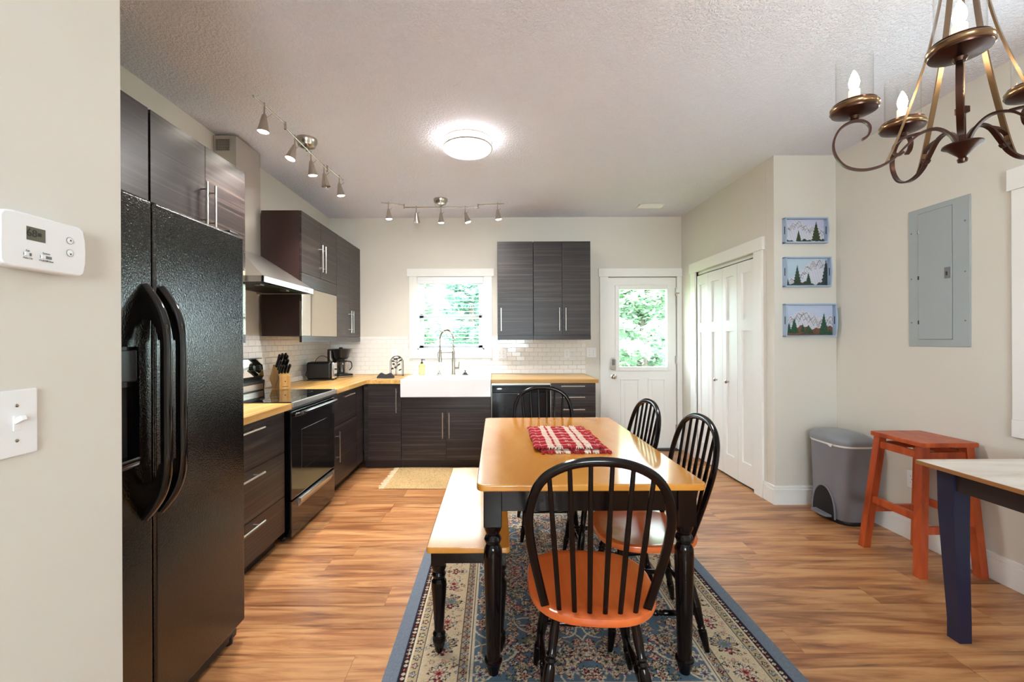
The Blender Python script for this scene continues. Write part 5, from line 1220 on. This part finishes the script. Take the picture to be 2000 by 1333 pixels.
# --- electrical panel
t = thing('breaker_panel', 'grey metal breaker panel set flat on the right wall', 'electrical panel', (XR, 2.632, 1.25))
part('cover', B(XR-0.008, XR, 2.45, 2.815, 1.25, 2.115, 0.003), mt['panelgrey'], t)
pdr = part('door', B(XR-0.013, XR-0.007, 2.545, 2.745, 1.295, 2.08, 0.002), mt['panelgrey'], t)
part('latch', B(XR-0.018, XR-0.012, 2.55, 2.582, 1.655, 1.72, 0.002), plain('latch_grey', srgb(120, 120, 124), 0.4), pdr)
part('latch_slot', B(XR-0.0192, XR-0.0175, 2.562, 2.572, 1.672, 1.694), mt['ink'], pdr)
part('door_gap', B(XR-0.0085, XR-0.0078, 2.542, 2.748, 1.292, 2.083), mt['greyprint'], t)
for z in (1.40, 1.68, 1.97):
    part('hinge', B(XR-0.0145, XR-0.012, 2.738, 2.748, z-0.012, z+0.012, 0.001), mt['chrome'], pdr)
    for y in (2.475, 2.795): part('screw', MB().lathe([(0.005, 0), (0.004, 0.002), (0.0001, 0.003)], 10, M=Matrix.Translation((XR-0.008, y, z)) @ Matrix.Rotation(math.radians(-90), 4, 'Y')), mt['greyprint'], t)

# --- three painted trays on the column
def painting(nx, ny, seed, ridge, trees, sky, foot):
    rng = np.random.RandomState(seed); u, v = np.meshgrid(np.linspace(0, 1, nx), np.linspace(0, 1, ny)); C = np.zeros((ny, nx, 3))
    C[:] = sky; C += 0.10*(v[..., None]-0.5); C *= (0.94+0.1*rng.rand(ny, nx, 1))
    rid = np.interp(u, [p[0] for p in ridge], [p[1] for p in ridge])+0.012*np.sin(u*47+seed)
    m = v < rid; snow, rock = lin(206, 208, 220), lin(112, 108, 118)
    C[m] = snow
    for k in range(3):
        line = np.abs(((v-rid)*2.2+np.abs(((u*(3+k)+0.31*k+seed*0.13) % 0.5)-0.25)*1.5+0.16*k+0.08)) < 0.03; C[m & line] = rock
    n = np.sin(u*33+v*61+seed)*np.sin(u*71-v*43); C[m & (n > 0.55)] = 0.6*snow+0.4*rock
    g = v < (foot[0]+0.05*np.sin(u*13+seed)+0.03*np.sin(u*41)); C[g] = foot[1]*(0.5+0.9*rng.rand(g.sum(), 1))
    for (x, b, h, wd, c) in trees:
        t_ = (v-b)/h; hw = wd*(1-t_)*(0.72+0.28*np.abs(np.sin(t_*22))); mm = (t_ > 0) & (t_ < 1) & (np.abs(u-x) < hw)
        C[mm] = np.array(c)*(0.45+0.95*rng.rand(mm.sum(), 1))
    return np.clip(C, 0, 1)
G1, G2, G3 = lin(62, 74, 48), lin(56, 78, 66), lin(44, 84, 62)
art = [((2.255, 2.589, 2.046, 2.245), 'top', 'uppermost blue tray painting with one tall and one small pine before a snowy mountain', [(0, 0.92), (0.1, 0.8), (0.35, 1.0), (0.55, 0.75), (0.8, 0.7), (1, 0.6)], [(0.36, 0.05, 0.5, 0.075, G1), (0.8, 0.05, 0.88, 0.13, G1)], lin(190, 192, 216), (0.08, lin(72, 58, 50))),
       ((2.255, 2.613, 1.705, 1.939), 'middle', 'middle blue tray painting with three dark pines on a pale hillside', [(0, 0.2), (0.3, 0.4), (0.6, 0.9), (0.8, 1.0), (1, 0.85)], [(0.3, 0.03, 0.75, 0.11, G2), (0.56, 0.05, 0.46, 0.08, G2), (0.97, 0.03, 0.95, 0.13, lin(48, 62, 62)), (0.07, 0.03, 0.28, 0.05, G2)], lin(180, 200, 216), (0.1, lin(72, 72, 66))),
       ((2.255, 2.652, 1.316, 1.574), 'lower', 'lowest and largest blue tray painting with pines, brown meadow and a broad peak', [(0, 0.55), (0.2, 0.72), (0.38, 0.86), (0.6, 0.68), (0.8, 0.56), (1, 0.7)], [(0.82, 0.03, 0.72, 0.11, G3), (0.2, 0.08, 0.50, 0.10, G3), (0.09, 0.08, 0.36, 0.07, G3), (0.38, 0.12, 0.28, 0.05, G3), (0.5, 0.05, 0.3, 0.12, lin(60, 84, 60)), (0.94, 0.02, 0.2, 0.06, G3)], lin(186, 198, 222), (0.27, lin(116, 82, 66)))]
pmat = attr_mat('painted_landscape', 0.6, (200, 0.2, 0.001), 0.3)
for i, (q, _, lb, ridge, trees, sky, foot) in enumerate(art):
    t = thing('tray_painting', lb, 'painting', ((q[0]+q[1])/2, YC, q[2]), 'painted trays on the column')
    fd = 0.042; w_ = 0.011
    part('back_board', B(q[0]+0.005, q[1]-0.005, YC-0.008, YC, q[2]+0.004, q[3]-0.004), mt['traypaint'], t)
    part('long_side', B(q[0], q[1], YC-fd, YC, q[2], q[2]+w_, 0.002), mt['traypaint'], t); part('long_side', B(q[0], q[1], YC-fd, YC, q[3]-w_, q[3], 0.002), mt['traypaint'], t)
    for s, x in ((-1, q[0]), (1, q[1])):
        zc = (q[2]+q[3])/2; hh = (q[3]-q[2])/2
        hp = [(-hh, 0), (hh, 0), (hh, fd-0.004), (hh*0.55, fd+0.004), (0, fd+0.010), (-hh*0.55, fd+0.004), (-hh, fd-0.004)]
        mbs = MB().prism([(YC-d, zc+z) for z, d in hp], 'x', min(x, x-s*w_), max(x, x-s*w_), bev=0.0015)
        es = part('end_side', mbs, mt['traypaint'], t)
        part('hand_hole', B(x-w_-0.0004 if s > 0 else x-0.0004, x+0.0004 if s > 0 else x+w_+0.0004, YC-0.035, YC-0.026, zc-0.03, zc+0.03), mt['slate'], es)
    wq, hq = q[1]-q[0]-2*w_, q[3]-q[2]-2*w_
    me = grid_mesh('painting', 130, 84, lambda u, v, wq=wq, hq=hq: np.stack([(u-0.5)*wq, np.full_like(u, -0.0092), w_+v*hq], -1), painting(130, 84, i+1, ridge, trees, sky, foot), pmat)
    o = bpy.data.objects.new('painting', me); link(o, t)

# ================================================================ OUTDOORS
def leafmat(name, a, b):
    t = NT(name); oi = t.noise(t.coords((1, 1, 1), False), 3.0, 3)
    c = t.mix(oi, a, b); m = t.set(c, 0.6, 0, 0.3)
    tl = t.n('ShaderNodeBsdfTranslucent'); t.l(c, tl.inputs[0]); mx = t.n('ShaderNodeMixShader'); mx.inputs[0].default_value = 0.45
    t.l(t.b.outputs[0], mx.inputs[1]); t.l(tl.outputs[0], mx.inputs[2]); t.l(mx.outputs[0], t.t.nodes['Material Output'].inputs[0])
    return m
lm = [leafmat('fresh_leaf', srgb(110, 150, 124), srgb(176, 200, 172)), leafmat('blue_green_leaf', srgb(92, 142, 126), srgb(160, 196, 178)), leafmat('pale_leaf', srgb(130, 168, 142), srgb(206, 222, 198))]
bark = plain('grey_bark', srgb(96, 84, 74), 0.9, var=0.3)
solo('ground_outside', B(-20, 24, YB+0.16, 34, -0.45, -0.30), leafmat('lawn', srgb(118, 148, 84), srgb(160, 184, 112)), kind='structure')
def leafy_tree(c, h, r, n, m, label, tiers, sz):
    rng = np.random.RandomState(int(abs(c[0]*13+c[1]*7)*10) % 9999)
    t = thing('garden_tree', label, 'tree', c, 'trees outside the back windows')
    part('trunk', MB().tube([(c[0], c[1], c[2]), (c[0]+0.05, c[1], c[2]+h*0.5), (c[0], c[1]+0.05, c[2]+h*0.9)], [0.14, 0.09, 0.03], 8), bark, t)
    brn = MB(); P = []
    for k in range(tiers):
        zf = rng.uniform(0.12, 0.98); an = rng.uniform(0, 6.28); rr = r*(1.05-zf*0.75)*rng.uniform(0.6, 1.0); z = c[2]+h*zf
        tip = (c[0]+rr*math.cos(an), c[1]+rr*math.sin(an), z+rng.uniform(-0.1, 0.2))
        brn.tube([(c[0], c[1], z-0.25), tip], [0.03, 0.008], 5)
        q = n//tiers; s = rng.uniform(0.25, 1.1, q)
        P.append(np.stack([c[0]+(tip[0]-c[0])*s+rng.normal(0, 0.10*r*0.6, q), c[1]+(tip[1]-c[1])*s+rng.normal(0, 0.10*r*0.6, q), z-0.25+(tip[2]-z+0.25)*s+rng.normal(0, 0.055, q)], -1))
    part('branches', brn, bark, t)['kind'] = 'stuff'
    P = np.concatenate(P); k = len(P)
    d1 = rng.normal(0, 1, (k, 3)); d1[:, 2] *= 0.35; d1 /= np.linalg.norm(d1, axis=1)[:, None]; d2 = np.cross(d1, rng.normal(0, 0.45, (k, 3))+np.array([0, 0, 1.0])); d2 /= np.linalg.norm(d2, axis=1)[:, None]
    s = (sz*rng.uniform(0.6, 1.3, k))[:, None]
    V = np.stack([P-d1*s, P+d2*s*0.45, P+d1*s, P-d2*s*0.45], 1).reshape(-1, 3)-np.array(c)
    me = bpy.data.meshes.new('foliage'); me.from_pydata(V.tolist(), [], np.arange(4*k).reshape(-1, 4).tolist()); me.materials.append(m)
    o = bpy.data.objects.new('foliage', me); link(o, t); o['kind'] = 'stuff'
leafy_tree((2.75, 8.3, -0.3), 2.75, 1.9, 21000, lm[2], 'broad pale green tree seen through the back door glass', 60, 0.075)
leafy_tree((4.7, 11.8, -0.3), 3.4, 2.4, 11000, lm[0], 'taller green tree behind the pale tree seen through the back door glass', 50, 0.11)
leafy_tree((-0.55, 9.6, -0.3), 3.2, 1.5, 11000, lm[1], 'blue-green tree seen through the right half of the sink window', 50, 0.08)
leafy_tree((-2.1, 11.6, -0.3), 3.3, 1.5, 10000, lm[0], 'green tree seen through the left half of the sink window', 45, 0.09)
